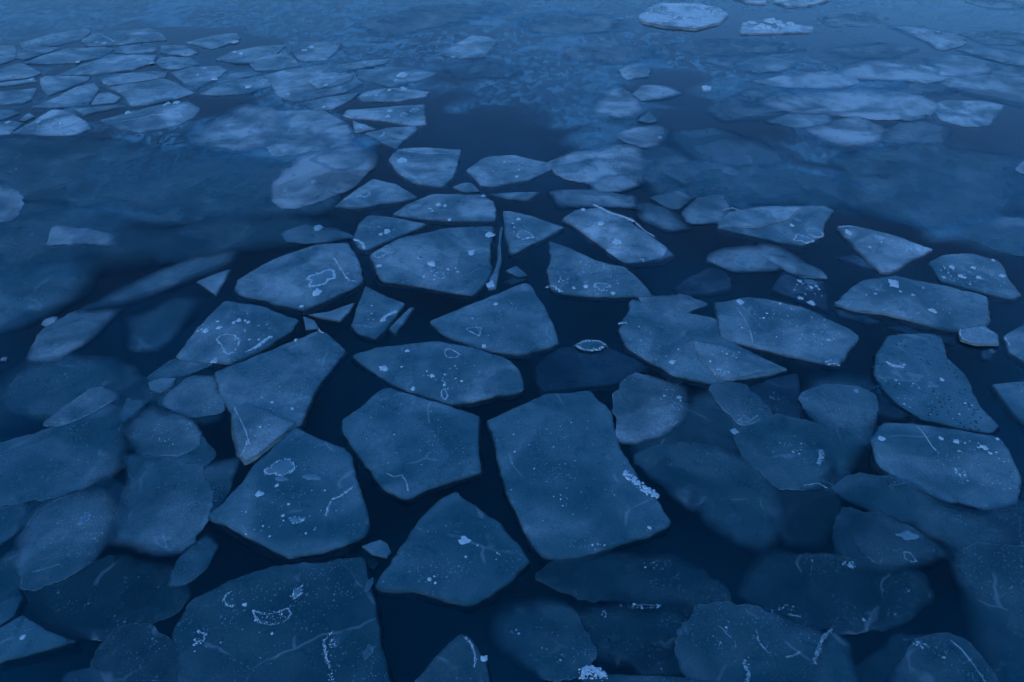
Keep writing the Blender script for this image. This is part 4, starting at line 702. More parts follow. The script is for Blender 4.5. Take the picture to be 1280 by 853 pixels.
('G8', 'sunken_floe', 'ice floe', 'faint plate behind the pale crescent near the left edge', 0.0057, 0.481, 0.03, 2.0, 0, 0, 0, [(-5.663, 5.675), (-5.157, 6.239), (-4.256, 6.092), (-3.588, 5.544), (-3.804, 5.03), (-4.629, 4.882), (-5.227, 4.938)]),
('G9', 'sunken_floe', 'ice floe', 'faint plate below the drowned floe with frost grains, left of the thick floe', 0.0066, 0.43, 0.03, 2.0, 0, 0, 0, [(-3.685, 4.367), (-3.352, 4.783), (-2.751, 4.654), (-2.486, 4.347), (-2.58, 3.855), (-2.8, 3.442), (-3.223, 3.561)]),
('G10', 'sunken_floe', 'ice floe', 'faint plate between the left edge and the tall drowned floe', 0.006, 0.404, 0.03, 2.0, 0, 0, 0, [(-4.883, 4.368), (-4.209, 4.388), (-3.532, 4.408), (-3.281, 3.989), (-4.036, 3.77), (-4.53, 3.77)]),
('G11', 'sunken_floe', 'ice floe', 'faint plate left of the bright cracked triangular plate', 0.0057, 0.42, 0.03, 2.0, 0, 0, 0, [(-3.882, 5.677), (-3.485, 5.923), (-3.001, 5.677), (-2.76, 5.173), (-3.034, 4.997), (-3.594, 5.173)]),
('G13', 'sunken_floe', 'ice floe', 'faint far plate in front of the sunken speckled floe', 0.0066, 0.848, 0.03, 2.0, 0, 0, 0, [(3.643, 13.672), (4.728, 14.767), (5.789, 14.868), (5.817, 13.899), (4.753, 13.025), (3.801, 12.942)]),
('G14', 'sunken_floe', 'ice floe', 'faint far plate between the widest sunken floe and the broad soft floe', 0.0063, 0.848, 0.03, 2.0, 0, 0, 0, [(7.284, 14.717), (8.413, 15.34), (9.209, 15.34), (9.093, 14.567), (8.05, 14.132)]),
('G16', 'sunken_floe', 'ice floe', 'faint far plate around the tiny grey chip', 0.0057, 0.671, 0.03, 2.0, 0, 0, 0, [(2.756, 12.526), (3.783, 12.724), (4.483, 11.959), (4.584, 11.097), (3.34, 10.777), (2.672, 11.603)]),
('G17', 'sunken_floe', 'ice floe', 'faint far plate behind the soft floe with a frost streak', 0.0069, 0.933, 0.03, 2.0, 0, 0, 0, [(7.244, 17.476), (8.895, 18.161), (9.602, 17.476), (8.689, 16.709), (7.385, 16.771)]),
('G18', 'sunken_floe', 'ice floe', 'faint far plate at the right edge near the top', 0.0066, 0.933, 0.03, 2.0, 0, 0, 0, [(10.987, 18.83), (12.298, 19.134), (13.095, 18.682), (12.52, 17.691), (11.201, 17.827)]),
('G19', 'sunken_floe', 'ice floe', 'faint plate above the smooth sunken oval', 0.0063, 0.744, 0.03, 2.0, 0, 0, 0, [(1.946, 10.246), (2.572, 10.852), (3.336, 10.634), (3.373, 9.962), (2.771, 9.824), (2.132, 9.769)]),
('G21', 'sunken_floe', 'ice floe', 'faint far plate below the bright oval snow-covered floe', 0.0066, 1.018, 0.03, 2.0, 0, 0, 0, [(1.063, 17.486), (2.329, 18.313), (3.345, 17.62), (3.489, 16.718), (2.297, 16.236), (1.301, 16.596)]),
('G22', 'sunken_floe', 'ice floe', 'faint far plate left of the bright oval snow-covered floe', 0.0063, 1.018, 0.03, 2.0, 0, 0, 0, [(-0.075, 20.113), (1.309, 21.252), (2.824, 20.367), (3.096, 19.072), (1.374, 18.549), (0.348, 18.92)]),
('G23', 'sunken_floe', 'ice floe', 'faint far plate under the snow-heaped floe', 0.006, 0.933, 0.03, 2.0, 0, 0, 0, [(3.549, 17.937), (5.066, 18.433), (6.623, 18.147), (7.007, 17.463), (5.272, 16.821), (3.987, 17.073)]),
('G24', 'sunken_floe', 'ice floe', 'faint plate in the soft group right of the shield-shaped floe', 0.0057, 0.833, 0.03, 2.0, 0, 0, 0, [(2.013, 11.642), (2.632, 11.928), (3.121, 11.469), (3.057, 10.505), (2.322, 10.067), (1.932, 10.505)]),
('G25', 'sunken_floe', 'ice floe', 'faint plate left of the floe carrying a heart-shaped frost outline', 0.0069, 0.697, 0.03, 2.0, 0, 0, 0, [(-4.615, 6.798), (-4.118, 7.321), (-3.694, 7.284), (-3.77, 6.635), (-3.882, 6.173), (-4.253, 6.173)]),
('G26', 'sunken_floe', 'ice floe', 'faint far plate along the top edge left of centre', 0.0066, 1.018, 0.03, 2.0, 0, 0, 0, [(-4.234, 19.671), (-2.704, 21.589), (-0.369, 22.167), (0.106, 21.036), (-1.612, 19.353), (-3.172, 18.304)]),
('G27', 'sunken_floe', 'ice floe', 'faint far plate in front of the bright lone floe', 0.0063, 0.933, 0.03, 2.6, 0, 0, 0, [(-1.741, 16.412), (-0.723, 16.654), (0.402, 16.175), (0.031, 15.389), (-1.21, 15.389)]),
('G30', 'sunken_floe', 'ice floe', 'broad faint sheet behind the large ghostly deep floe at the left', 0.0063, 0.514, 0.03, 1.8, 0, 0, 0, [(-9.836, 12.325), (-7.449, 12.325), (-5.454, 11.736), (-3.77, 11.321), (-2.59, 10.229), (-2.548, 9.334), (-3.834, 9.158), (-6.443, 9.593), (-8.31, 9.808)]),
('G31', 'sunken_floe', 'ice floe', 'broad faint sheet at the left edge around the soft pale drowned block', 0.006, 0.487, 0.03, 1.6, 0, 0, 0, [(-8.118, 9.581), (-6.917, 9.905), (-5.409, 9.322), (-4.112, 8.881), (-4.159, 8.165), (-5.171, 7.698), (-6.984, 7.698)]),
('G32', 'sunken_floe', 'ice floe', 'faint sheet left of the small dark sunken lens', 0.0057, 0.504, 0.03, 1.8, 0, 0, 0, [(-5.355, 8.922), (-4.265, 9.574), (-3.026, 9.574), (-2.205, 9.116), (-2.562, 8.529), (-3.732, 8.244), (-4.639, 7.993)]),
('G33', 'sunken_floe', 'ice floe', 'broad faint sheet in the dark right middle distance', 0.0069, 0.621, 0.03, 1.8, 0, 0, 0, [(5.307, 11.502), (7.103, 12.036), (8.749, 11.332), (7.818, 9.496), (6.013, 8.804), (4.862, 9.496)]),
('G34', 'sunken_floe', 'ice floe', 'broad faint sheet below the tiny grey chip', 0.0066, 0.661, 0.03, 1.8, 0, 0, 0, [(2.901, 10.853), (4.212, 11.175), (5.231, 10.543), (5.224, 9.504), (4.361, 9.504), (3.041, 9.662)]),
('G36', 'sunken_floe', 'ice floe', 'faint far sheet between the widest sunken floe and the clear rounded floe', 0.006, 1.013, 0.03, 1.8, 0, 0, 0, [(6.422, 12.688), (7.596, 13.097), (8.023, 12.688), (7.509, 11.926), (6.417, 11.746)]),
('G37', 'sunken_floe', 'ice floe', 'pale far plate right of the snow-heaped floe', 0.0057, 1.102, 0.03, 1.2, 0, 0, 0, [(8.017, 20.346), (9.625, 21.049), (10.023, 20.346), (9.252, 19.523), (8.12, 19.364)]),
('G38', 'sunken_floe', 'ice floe', 'pale far plate in the upper right corner', 0.0069, 1.102, 0.03, 1.2, 0, 0, 0, [(12.791, 22.084), (14.431, 22.686), (15.061, 22.084), (14.409, 20.96), (13.132, 21.14)]),
('G39', 'sunken_floe', 'ice floe', 'pale far plate above the clear rounded floe, cut by the right edge', 0.0066, 1.018, 0.03, 1.2, 0, 0, 0, [(10.225, 15.959), (11.774, 16.428), (10.996, 15.084), (10.236, 15.295)]),
]
FEATURES = [
('lump', 'F1', (-0.267, 8.809, 0.052, 0.073)),
('lump', 'F1', (-0.544, 8.295, 0.045, 0.064)),
('lump', 'F1', (-1.043, 8.013, 0.053, 0.074)),
('lump', 'F1', (-1.117, 7.707, 0.023, 0.031)),
('lump', 'F1', (-0.825, 7.878, 0.021, 0.029)),
('lump', 'F1', (-1.725, 7.974, 0.03, 0.042)),
('ring', 'F1', (-1.215, 8.172, 0.032, 0.04)),
('ring', 'F1', (-1.755, 8.254, 0.064, 0.082)),
('ring', 'F1', (-0.927, 7.745, 0.051, 0.075)),
('crumbs', 'F1', (-0.974, 7.82, 0.308, 0.228, 16, 0.008)),
('lump', 'F2', (-0.26, 7.524, 0.05, 0.068)),
('lump', 'F3', (-1.092, 9.668, 0.04, 0.056)),
('lump', 'F3', (-0.996, 9.642, 0.029, 0.041)),
('lump', 'F3', (-0.894, 9.201, 0.028, 0.04)),
('lump', 'F3', (-0.436, 9.954, 0.027, 0.038)),
('crumbs', 'F3', (-0.943, 9.567, 0.354, 0.226, 8, 0.009)),
('ring', 'F4', (-2.227, 10.007, 0.049, 0.08)),
('crumbs', 'F4', (-2.351, 9.874, 0.217, 0.157, 6, 0.01)),
('lump', 'F5', (-1.744, 8.876, 0.05, 0.07)),
('lump', 'F5', (-1.821, 8.787, 0.03, 0.042)),
('ridge', 'F5', [(-2.175, 8.655), (-2.117, 8.633), (-2.048, 8.547), (-1.98, 8.398)], 0.033),
('crumbs', 'F5', (-1.858, 8.967, 0.225, 0.16, 8, 0.009)),
('ring', 'F6', (-2.42, 7.67, 0.152, 0.157)),
('lump', 'F6', (-2.401, 7.346, 0.051, 0.068)),
('lump', 'F6', (-2.522, 7.057, 0.021, 0.028)),
('ridge', 'F6', [(-2.356, 8.172), (-2.245, 7.974), (-2.143, 7.764), (-2.046, 7.615), (-1.942, 7.597)], 0.019),
('crumbs', 'F6', (-2.422, 7.633, 0.404, 0.368, 14, 0.008)),
('loop', 'F7', [(-3.335, 6.401), (-3.314, 6.475), (-3.241, 6.505), (-3.15, 6.475), (-3.06, 6.387), (-3.053, 6.271), (-3.067, 6.172), (-3.138, 6.144), (-3.186, 6.214), (-3.244, 6.314)], 0.017),
('lump', 'F7', (-3.507, 6.565, 0.033, 0.041)),
('lump', 'F7', (-3.371, 6.626, 0.027, 0.033)),
('lump', 'F7', (-3.43, 6.75, 0.021, 0.026)),
('lump', 'F7', (-3.197, 6.782, 0.029, 0.037)),
('lump', 'F7', (-3.071, 6.734, 0.025, 0.032)),
('lump', 'F7', (-3.229, 6.02, 0.033, 0.039)),
('lump', 'F7', (-3.117, 6.766, 0.021, 0.026)),
('lump', 'F7', (-3.238, 6.734, 0.021, 0.026)),
('ridge', 'F7', [(-2.93, 6.186), (-2.848, 6.271), (-2.79, 6.387), (-2.729, 6.46)], 0.032),
('crumbs', 'F7', (-3.178, 6.626, 0.461, 0.337, 30, 0.007)),
('plate', 'F7', (-3.545, 6.102, 0.044, 0.041)),
('ridge', 'F10', [(-1.519, 6.75), (-1.486, 6.845), (-1.428, 6.909), (-1.37, 6.974)], 0.034),
('crumbs', 'F10', (-1.684, 6.909, 0.114, 0.194, 6, 0.008)),
('loop', 'F12', [(-0.533, 6.611), (-0.443, 6.641), (-0.35, 6.626), (-0.372, 6.475), (-0.429, 6.52)], 0.011),
('lump', 'F12', (-0.312, 6.285, 0.022, 0.027)),
('lump', 'F12', (-0.193, 7.107, 0.022, 0.028)),
('crumbs', 'F12', (-0.187, 6.782, 0.374, 0.394, 14, 0.007)),
('loop', 'F13', [(-0.736, 6.228), (-0.683, 6.242), (-0.571, 6.144), (-0.612, 6.088), (-0.708, 6.088), (-0.739, 6.158)], 0.011),
('loop', 'F13', [(-0.727, 5.541), (-0.697, 5.578), (-0.656, 5.467), (-0.676, 5.407), (-0.72, 5.455)], 0.01),
('lump', 'F13', (-1.38, 5.899, 0.042, 0.049)),
('lump', 'F13', (-1.158, 6.2, 0.022, 0.026)),
('lump', 'F13', (-0.847, 5.781, 0.025, 0.028)),
('lump', 'F13', (-1.028, 5.578, 0.024, 0.027)),
('crumbs', 'F13', (-0.657, 5.729, 0.084, 0.179, 18, 0.007)),
('crumbs', 'F13', (-0.768, 5.846, 0.512, 0.263, 12, 0.007)),
('ridge', 'F14', [(-1.143, 4.422), (-1.073, 4.384), (-1.002, 4.403), (-0.95, 4.327), (-0.924, 4.226)], 0.008),
('crumbs', 'F14', (-1.078, 4.898, 0.462, 0.481, 20, 0.006)),
('ridge', 'F15', [(1.041, 4.422), (1.097, 4.346), (1.163, 4.253), (1.27, 4.162)], 0.05),
('lump', 'F15', (1.161, 3.818, 0.02, 0.018)),
('crumbs', 'F15', (0.626, 3.633, 0.165, 0.047, 12, 0.005)),
('crumbs', 'F15', (0.456, 4.118, 0.042, 0.071, 6, 0.006)),
('crumbs', 'F15', (0.443, 4.538, 0.591, 0.689, 30, 0.006)),
('lump', 'F16', (-0.399, 3.697, 0.04, 0.036)),
('lump', 'F16', (-0.65, 3.318, 0.017, 0.015)),
('lump', 'F16', (-0.604, 3.289, 0.013, 0.011)),
('crumbs', 'F16', (-0.458, 3.579, 0.393, 0.309, 16, 0.005)),
('ring', 'F17', (-2.116, 4.499, 0.096, 0.083)),
('lump', 'F17', (-2.229, 4.189, 0.04, 0.038)),
('lump', 'F17', (-2.104, 4.281, 0.019, 0.019)),
('lump', 'F17', (-1.963, 3.944, 0.015, 0.014)),
('plate', 'F17', (-1.81, 4.374, 0.087, 0.038)),
('plate', 'F17', (-2.08, 4.355, 0.065, 0.028)),
('ring', 'F17', (-1.829, 3.901, 0.048, 0.029)),
('ridge', 'F17', [(-1.599, 3.944), (-1.592, 4.047), (-1.58, 4.126), (-1.502, 4.162), (-1.423, 4.272)], 0.017),
('crumbs', 'F17', (-1.932, 3.986, 0.483, 0.301, 24, 0.006)),
('ridge', 'F18', [(-2.224, 6.601), (-2.154, 6.525)], 0.017),
('lump', 'F18', (-2.436, 6.406, 0.02, 0.025)),
('lump', 'F18', (-2.436, 5.376, 0.018, 0.02)),
('lump', 'F18', (-2.21, 5.281, 0.018, 0.02)),
('crumbs', 'F18', (-2.323, 5.411, 0.245, 0.24, 16, 0.007)),
('ridge', 'F19', [(-2.525, 4.61), (-2.508, 4.681), (-2.51, 4.815)], 0.01),
('ridge', 'F19', [(-2.788, 5.28), (-2.699, 5.142), (-2.584, 4.965), (-2.479, 4.763)], 0.007),
('crumbs', 'F19', (-2.44, 4.976, 0.155, 0.131, 8, 0.006)),
('ridge', 'F20R', [(0.716, 6.319), (0.773, 6.247), (0.868, 6.219), (0.976, 6.233), (1.047, 6.319), (0.964, 6.392), (0.82, 6.392), (0.726, 6.333)], 0.023),
('ridge', 'F21', [(1.235, 6.709), (1.295, 6.74), (1.337, 6.709)], 0.019),
('lump', 'F21', (1.735, 6.011, 0.029, 0.034)),
('crumbs', 'F21', (1.612, 6.333, 0.314, 0.434, 24, 0.007)),
('crumbs', 'F22', (2.21, 5.827, 0.102, 0.065, 16, 0.007)),
('crumbs', 'F22', (2.343, 6.028, 0.26, 0.164, 14, 0.007)),
('lump', 'F23', (2.751, 7.135, 0.043, 0.057)),
('lump', 'F23', (3.567, 6.396, 0.02, 0.025)),
('ridge', 'F23', [(2.684, 7.018), (2.717, 6.808), (2.726, 6.59), (2.7, 6.352)], 0.007),
('crumbs', 'F23', (3.199, 6.698, 0.603, 0.435, 60, 0.007)),
('ring', 'F23', (3.464, 6.001, 0.052, 0.027)),
('ridge', 'F24', [(0.428, 7.47), (0.518, 7.488), (0.564, 7.417), (0.621, 7.364)], 0.023),
('ring', 'F24', (1.106, 7.488, 0.07, 0.072)),
('lump', 'F24', (0.917, 7.488, 0.029, 0.039)),
('lump', 'F24', (0.765, 7.452, 0.022, 0.03)),
('lump', 'F24', (1.248, 7.329, 0.029, 0.038)),
('crumbs', 'F24', (0.967, 7.726, 0.407, 0.411, 70, 0.008)),
('ridge', 'F25', [(1.209, 9.642), (1.315, 9.517), (1.452, 9.369), (1.614, 9.272), (1.736, 9.153)], 0.035),
('ridge', 'F25', [(1.764, 9.106), (1.848, 8.899), (1.969, 8.742)], 0.016),
('lump', 'F25', (1.261, 9.083, 0.038, 0.053)),
('lump', 'F25', (1.432, 8.59, 0.049, 0.069)),
('lump', 'F25', (1.043, 9.492, 0.029, 0.04)),
('plate', 'F25', (1.181, 9.201, 0.057, 0.071)),
('crumbs', 'F25', (1.837, 8.092, 0.21, 0.08, 16, 0.008)),
('crumbs', 'F25', (1.438, 8.742, 0.387, 0.442, 16, 0.009)),
('ring', 'F26', (0.166, 8.765, 0.089, 0.111)),
('lump', 'F26', (0.092, 9.224, 0.026, 0.036)),
('crumbs', 'F26', (0.169, 8.967, 0.225, 0.275, 10, 0.009)),
('crumbs', 'F29', (0.0, 10.902, 0.454, 0.303, 10, 0.01)),
('lump', 'F29', (0.076, 10.634, 0.029, 0.04)),
('lump', 'F30', (-1.818, 11.261, 0.068, 0.096)),
('ridge', 'F30', [(-1.906, 11.652), (-1.485, 11.52), (-1.107, 11.52)], 0.013),
('crumbs', 'S1', (-3.401, 10.599, 0.228, 0.523, 40, 0.01)),
('lump', 'S1', (-3.517, 10.657, 0.057, 0.08)),
('lump', 'S1', (-3.473, 10.121, 0.036, 0.05)),
('lump', 'S1', (-3.116, 10.455, 0.042, 0.059)),
('lump', 'S2', (-4.699, 12.467, 0.048, 0.067)),
('ring', 'S2b', (-3.959, 12.545, 0.101, 0.112)),
('lump', 'S2b', (-3.855, 11.66, 0.061, 0.085)),
('lump', 'S3', (-2.715, 8.971, 0.063, 0.088)),
('lump', 'L3', (-9.753, 17.948, 0.053, 0.074)),
('lump', 'L3', (-9.955, 18.014, 0.043, 0.06)),
('ridge', 'L3', [(-10.065, 18.559), (-9.816, 18.352), (-9.562, 18.081)], 0.023),
('lump', 'L11', (-10.102, 15.335, 0.046, 0.065)),
('lump', 'L5', (-10.295, 17.179, 0.032, 0.045)),
('lump', 'L5', (-9.545, 16.295, 0.044, 0.062)),
('lump', 'L7', (-8.381, 16.694, 0.054, 0.076)),
('lump', 'L7', (-7.997, 16.405, 0.044, 0.062)),
('lump', 'L15', (-6.705, 15.593, 0.038, 0.054)),
('lump', 'L15', (-6.262, 15.334, 0.063, 0.088)),
('lump', 'L15', (-6.697, 16.078, 0.044, 0.061)),
('crumbs', 'L20', (-8.512, 12.87, 0.367, 0.389, 26, 0.012)),
('lump', 'L20', (-8.227, 12.949, 0.033, 0.046)),
('lump', 'L20', (-8.708, 12.909, 0.04, 0.055)),
('lump', 'L22', (-9.271, 12.914, 0.04, 0.055)),
('ridge', 'L21', [(-7.229, 12.956), (-6.925, 13.115), (-6.765, 13.277), (-6.465, 13.359), (-6.314, 13.4), (-6.18, 13.196)], 0.019),
('lump', 'L21', (-7.47, 13.483, 0.057, 0.08)),
('lump', 'L21', (-6.502, 14.0, 0.063, 0.088)),
('lump', 'L21', (-6.69, 14.0, 0.047, 0.066)),
('lump', 'L21', (-6.716, 13.781, 0.035, 0.049)),
('lump', 'L25', (-6.522, 18.014, 0.082, 0.114)),
('lump', 'L26', (-6.199, 17.118, 0.064, 0.09)),
('lump', 'L26', (-6.421, 17.241, 0.056, 0.078)),
('lump', 'L28', (-4.729, 17.625, 0.071, 0.099)),
('lump', 'L28', (-4.841, 17.371, 0.056, 0.078)),
('lump', 'L30', (-3.812, 14.893, 0.041, 0.058)),
('ridge', 'L30', [(-4.173, 15.042), (-3.974, 15.042), (-3.653, 15.092)], 0.015),
('lump', 'L33', (-2.336, 15.584, 0.098, 0.137)),
('lump', 'L33', (-2.433, 15.273, 0.042, 0.059)),
('lump', 'L34', (-2.483, 14.643, 0.041, 0.057)),
('lump', 'L34', (-2.219, 14.738, 0.069, 0.097)),
('lump', 'L34', (-2.717, 14.362, 0.032, 0.045)),
('ring', 'L35', (-1.86, 13.522, 0.061, 0.109)),
('ring', 'L35', (-2.029, 13.274, 0.075, 0.106)),
('lump', 'L35', (-2.327, 13.48, 0.049, 0.069)),
('lump', 'L35', (-2.319, 13.192, 0.049, 0.068)),
('ridge', 'L37', [(-2.331, 12.243), (-2.276, 12.351), (-2.296, 12.499)], 0.019),
('lump', 'L36', (-2.758, 12.687, 0.026, 0.036)),
('lump', 'L38', (-5.394, 14.833, 0.07, 0.098)),
('lump', 'L29', (-4.489, 14.416, 0.036, 0.051)),
('lump', 'L31', (-3.619, 13.693, 0.038, 0.054)),
('lump', 'L32', (-3.271, 16.409, 0.036, 0.05)),
('lump', 'T1', (-1.361, 16.825, 0.045, 0.063)),
('lump', 'T1', (-0.935, 18.356, 0.039, 0.055)),
('ridge', 'T1', [(-1.179, 17.821), (-0.747, 17.436), (-0.517, 17.187)], 0.011),
('crumbs', 'R1', (4.647, 20.481, 1.109, 1.074, 150, 0.025)),
('lump', 'R1', (4.928, 20.816, 0.108, 0.151)),
('lump', 'R1', (5.234, 20.731, 0.07, 0.098)),
('lump', 'R1', (3.954, 20.155, 0.047, 0.066)),
('lump', 'R2', (6.172, 19.23, 0.101, 0.142)),
('lump', 'R2', (7.093, 20.815, 0.135, 0.189)),
('lump', 'R2', (7.284, 20.731, 0.108, 0.151)),
('lump', 'R2', (6.742, 20.564, 0.107, 0.15)),
('lump', 'R2', (6.773, 19.917, 0.156, 0.219)),
('lump', 'R2', (6.355, 19.379, 0.127, 0.178)),
('lump', 'R2', (6.845, 19.455, 0.102, 0.143)),
('lump', 'R2', (7.222, 19.684, 0.103, 0.144)),
('lump', 'R2', (6.19, 19.684, 0.103, 0.144)),
('lump', 'R2', (6.476, 19.23, 0.126, 0.177)),
('crumbs', 'R2', (6.641, 19.455, 0.715, 0.529, 40, 0.023)),
('lump', 'R4', (10.158, 18.853, 0.065, 0.091)),
('lump', 'R4', (10.629, 18.924, 0.065, 0.091)),
('ridge', 'R4', [(10.415, 19.069), (10.623, 18.997), (10.695, 18.853)], 0.023),
('ridge', 'R7', [(8.6, 13.58), (8.558, 13.371), (8.647, 13.248), (8.726, 13.167)], 0.021),
('ridge', 'R8', [(7.814, 15.981), (7.756, 15.658), (7.825, 15.449)], 0.028),
('lump', 'R9', (5.95, 15.246, 0.046, 0.065)),
('lump', 'R9', (6.035, 15.145, 0.042, 0.058)),
('ridge', 'R10', [(5.913, 13.969), (5.978, 13.837), (6.103, 13.794)], 0.022),
('lump', 'R11', (5.754, 12.251, 0.032, 0.044)),
('lump', 'R15', (2.61, 12.214, 0.041, 0.058)),
('crumbs', 'R18', (1.682, 11.112, 0.184, 0.28, 34, 0.011)),
('ridge', 'R18', [(1.544, 11.175), (1.626, 11.081), (1.742, 11.175), (1.844, 11.143)], 0.015),
('ridge', 'R19b', [(1.436, 10.368), (1.521, 10.34), (1.599, 10.481)], 0.014),
('lump', 'R23', (3.98, 14.806, 0.092, 0.129)),
('ridge', 'M3', [(2.617, 9.447), (2.661, 9.374), (2.63, 9.277)], 0.013),
('ring', 'M4', (4.203, 8.838, 0.089, 0.123)),
('ring', 'M4', (3.998, 8.683, 0.099, 0.109)),
('lump', 'M4', (3.965, 9.043, 0.03, 0.043)),
('plate', 'M4', (4.084, 9.207, 0.046, 0.071)),
('crumbs', 'M4b', (3.144, 9.416, 0.163, 0.147, 18, 0.009)),
('ridge', 'M4b', [(3.103, 9.49), (3.232, 9.54), (3.325, 9.44)], 0.012),
('lump', 'M5', (4.67, 8.814, 0.042, 0.059)),
('lump', 'M5', (5.456, 8.381, 0.036, 0.051)),
('lump', 'M5', (4.818, 8.423, 0.022, 0.03)),
('ridge', 'M5', [(4.593, 8.972), (4.76, 8.995), (4.927, 8.904)], 0.013),
('crumbs', 'M5', (5.1, 8.508, 0.38, 0.256, 14, 0.009)),
('lump', 'M7', (5.697, 7.935, 0.037, 0.052)),
('lump', 'M7', (5.966, 7.916, 0.032, 0.045)),
('lump', 'M7', (5.912, 7.689, 0.03, 0.041)),
('lump', 'M7', (5.476, 7.689, 0.023, 0.031)),
('lump', 'M7', (5.708, 7.726, 0.03, 0.041)),
('lump', 'M7', (6.237, 7.726, 0.03, 0.041)),
('lump', 'M7', (6.328, 8.112, 0.024, 0.033)),
('lump', 'M7', (5.74, 7.689, 0.023, 0.031)),
('plate', 'M7', (5.854, 8.152, 0.148, 0.08)),
('crumbs', 'M7', (5.85, 7.726, 0.407, 0.336, 60, 0.008)),
('lump', 'M8', (4.777, 7.527, 0.067, 0.091)),
('lump', 'M8', (4.978, 6.944, 0.036, 0.046)),
('lump', 'M8', (4.898, 7.279, 0.02, 0.026)),
('lump', 'M8', (4.781, 7.349, 0.018, 0.024)),
('plate', 'M8', (4.66, 6.977, 0.057, 0.049)),
('crumbs', 'M8', (4.843, 7.177, 0.581, 0.34, 16, 0.008)),
('ridge', 'M10', [(5.129, 6.571), (5.068, 6.466), (5.061, 6.377), (5.13, 6.319)], 0.011),
('ridge', 'M10', [(5.373, 6.601), (5.415, 6.541), (5.446, 6.496)], 0.013),
('lump', 'M11', (5.341, 6.245, 0.028, 0.033)),
('ridge', 'M12', [(5.577, 6.445), (5.551, 6.299)], 0.012),
('ridge', 'M13', [(4.063, 6.016), (4.102, 5.962), (4.194, 5.935), (4.237, 5.975)], 0.032),
('plate', 'M13', (4.39, 5.649, 0.05, 0.05)),
('lump', 'M13', (4.534, 5.726, 0.023, 0.026)),
('crumbs', 'M13', (4.297, 5.537, 0.413, 0.431, 26, 0.007)),
('lump', 'M14', (4.467, 4.748, 0.036, 0.036)),
('lump', 'M14', (4.49, 4.676, 0.017, 0.017)),
('lump', 'M14', (4.118, 4.873, 0.021, 0.021)),
('lump', 'M14', (4.243, 4.831, 0.026, 0.027)),
('lump', 'M14', (3.549, 4.873, 0.029, 0.03)),
('lump', 'M14', (4.657, 4.863, 0.017, 0.018)),
('ring', 'M14', (4.101, 4.448, 0.033, 0.039)),
('crumbs', 'M14', (4.289, 4.546, 0.333, 0.345, 60, 0.006)),
('ridge', 'M14', [(3.967, 5.036), (3.986, 4.905), (3.985, 4.768), (3.999, 4.717)], 0.007),
('ring', 'M17', (3.04, 8.078, 0.084, 0.109)),
('crumbs', 'M17', (2.644, 8.038, 0.063, 0.059, 8, 0.008)),
('lump', 'M18', (3.622, 7.152, 0.041, 0.054)),
('lump', 'M18', (3.519, 7.254, 0.033, 0.043)),
('lump', 'M18', (3.73, 7.482, 0.027, 0.036)),
('lump', 'M18', (3.802, 7.518, 0.022, 0.03)),
('lump', 'M18', (3.636, 7.627, 0.025, 0.034)),
('ridge', 'M18', [(3.486, 7.871), (3.581, 7.776), (3.696, 7.72), (3.972, 7.692)], 0.013),
('crumbs', 'M18', (3.662, 7.393, 0.198, 0.211, 24, 0.008)),
('crumbs', 'B1', (1.629, 5.409, 0.114, 0.168, 40, 0.007)),
('ridge', 'B1', [(1.415, 4.986), (1.5, 5.03), (1.594, 5.074), (1.645, 5.096)], 0.016),
('lump', 'B1', (1.709, 5.445, 0.024, 0.026)),
('lump', 'B2', (2.673, 5.493, 0.024, 0.027)),
('lump', 'B2', (2.74, 5.469, 0.018, 0.02)),
('crumbs', 'B2', (2.712, 5.457, 0.123, 0.145, 14, 0.007)),
('ridge', 'B3', [(2.227, 5.123), (2.298, 5.089), (2.391, 5.145), (2.451, 5.191)], 0.009),
('crumbs', 'B3', (2.299, 5.156, 0.063, 0.057, 10, 0.006)),
('lump', 'B5', (2.067, 5.012, 0.035, 0.037)),
('ridge', 'B5', [(2.918, 4.714), (2.88, 4.623), (2.831, 4.544)], 0.029),
('crumbs', 'B5', (2.611, 4.745, 0.227, 0.207, 16, 0.006)),
('ridge', 'B7', [(3.758, 5.647), (3.899, 5.685), (4.022, 5.597), (4.051, 5.45), (4.038, 5.273)], 0.015),
('crumbs', 'B7', (3.917, 5.585, 0.15, 0.074, 20, 0.007)),
('ridge', 'B5', [(2.615, 4.286), (2.747, 4.313), (2.814, 4.258)], 0.009),
('lump', 'B6', (3.556, 5.548, 0.024, 0.027)),
('loop', 'B10', [(3.212, 3.585), (3.261, 3.577), (3.276, 3.493), (3.224, 3.493), (3.192, 3.524)], 0.009),
('plate', 'B10', (3.3, 3.743, 0.08, 0.048)),
('ridge', 'B10', [(2.899, 3.539), (2.926, 3.493), (2.972, 3.478), (3.01, 3.524)], 0.008),
('crumbs', 'B10', (2.721, 3.463, 0.052, 0.037, 16, 0.005)),
('lump', 'B10', (2.725, 3.456, 0.022, 0.019)),
('ridge', 'B11', [(2.094, 3.028), (2.15, 3.015), (2.184, 3.008)], 0.008),
('crumbs', 'B11', (2.049, 3.081, 0.11, 0.034, 14, 0.005)),
('lump', 'B11', (2.652, 2.982, 0.016, 0.013)),
('crumbs', 'B13', (2.978, 2.773, 0.058, 0.018, 10, 0.005)),
('ridge', 'B13', [(3.22, 2.816), (3.269, 2.736), (3.291, 2.652), (3.316, 2.502)], 0.011),
('lump', 'B13', (3.11, 2.682, 0.013, 0.01)),
('lump', 'B13', (2.971, 2.798, 0.016, 0.012)),
('ridge', 'B14', [(4.373, 3.964), (4.326, 3.855), (4.256, 3.74)], 0.014),
('ridge', 'B15', [(1.553, 2.925), (1.587, 2.868), (1.614, 2.83)], 0.008),
('ridge', 'B15', [(1.819, 2.893), (1.805, 2.817), (1.843, 2.743), (1.866, 2.701)], 0.01),
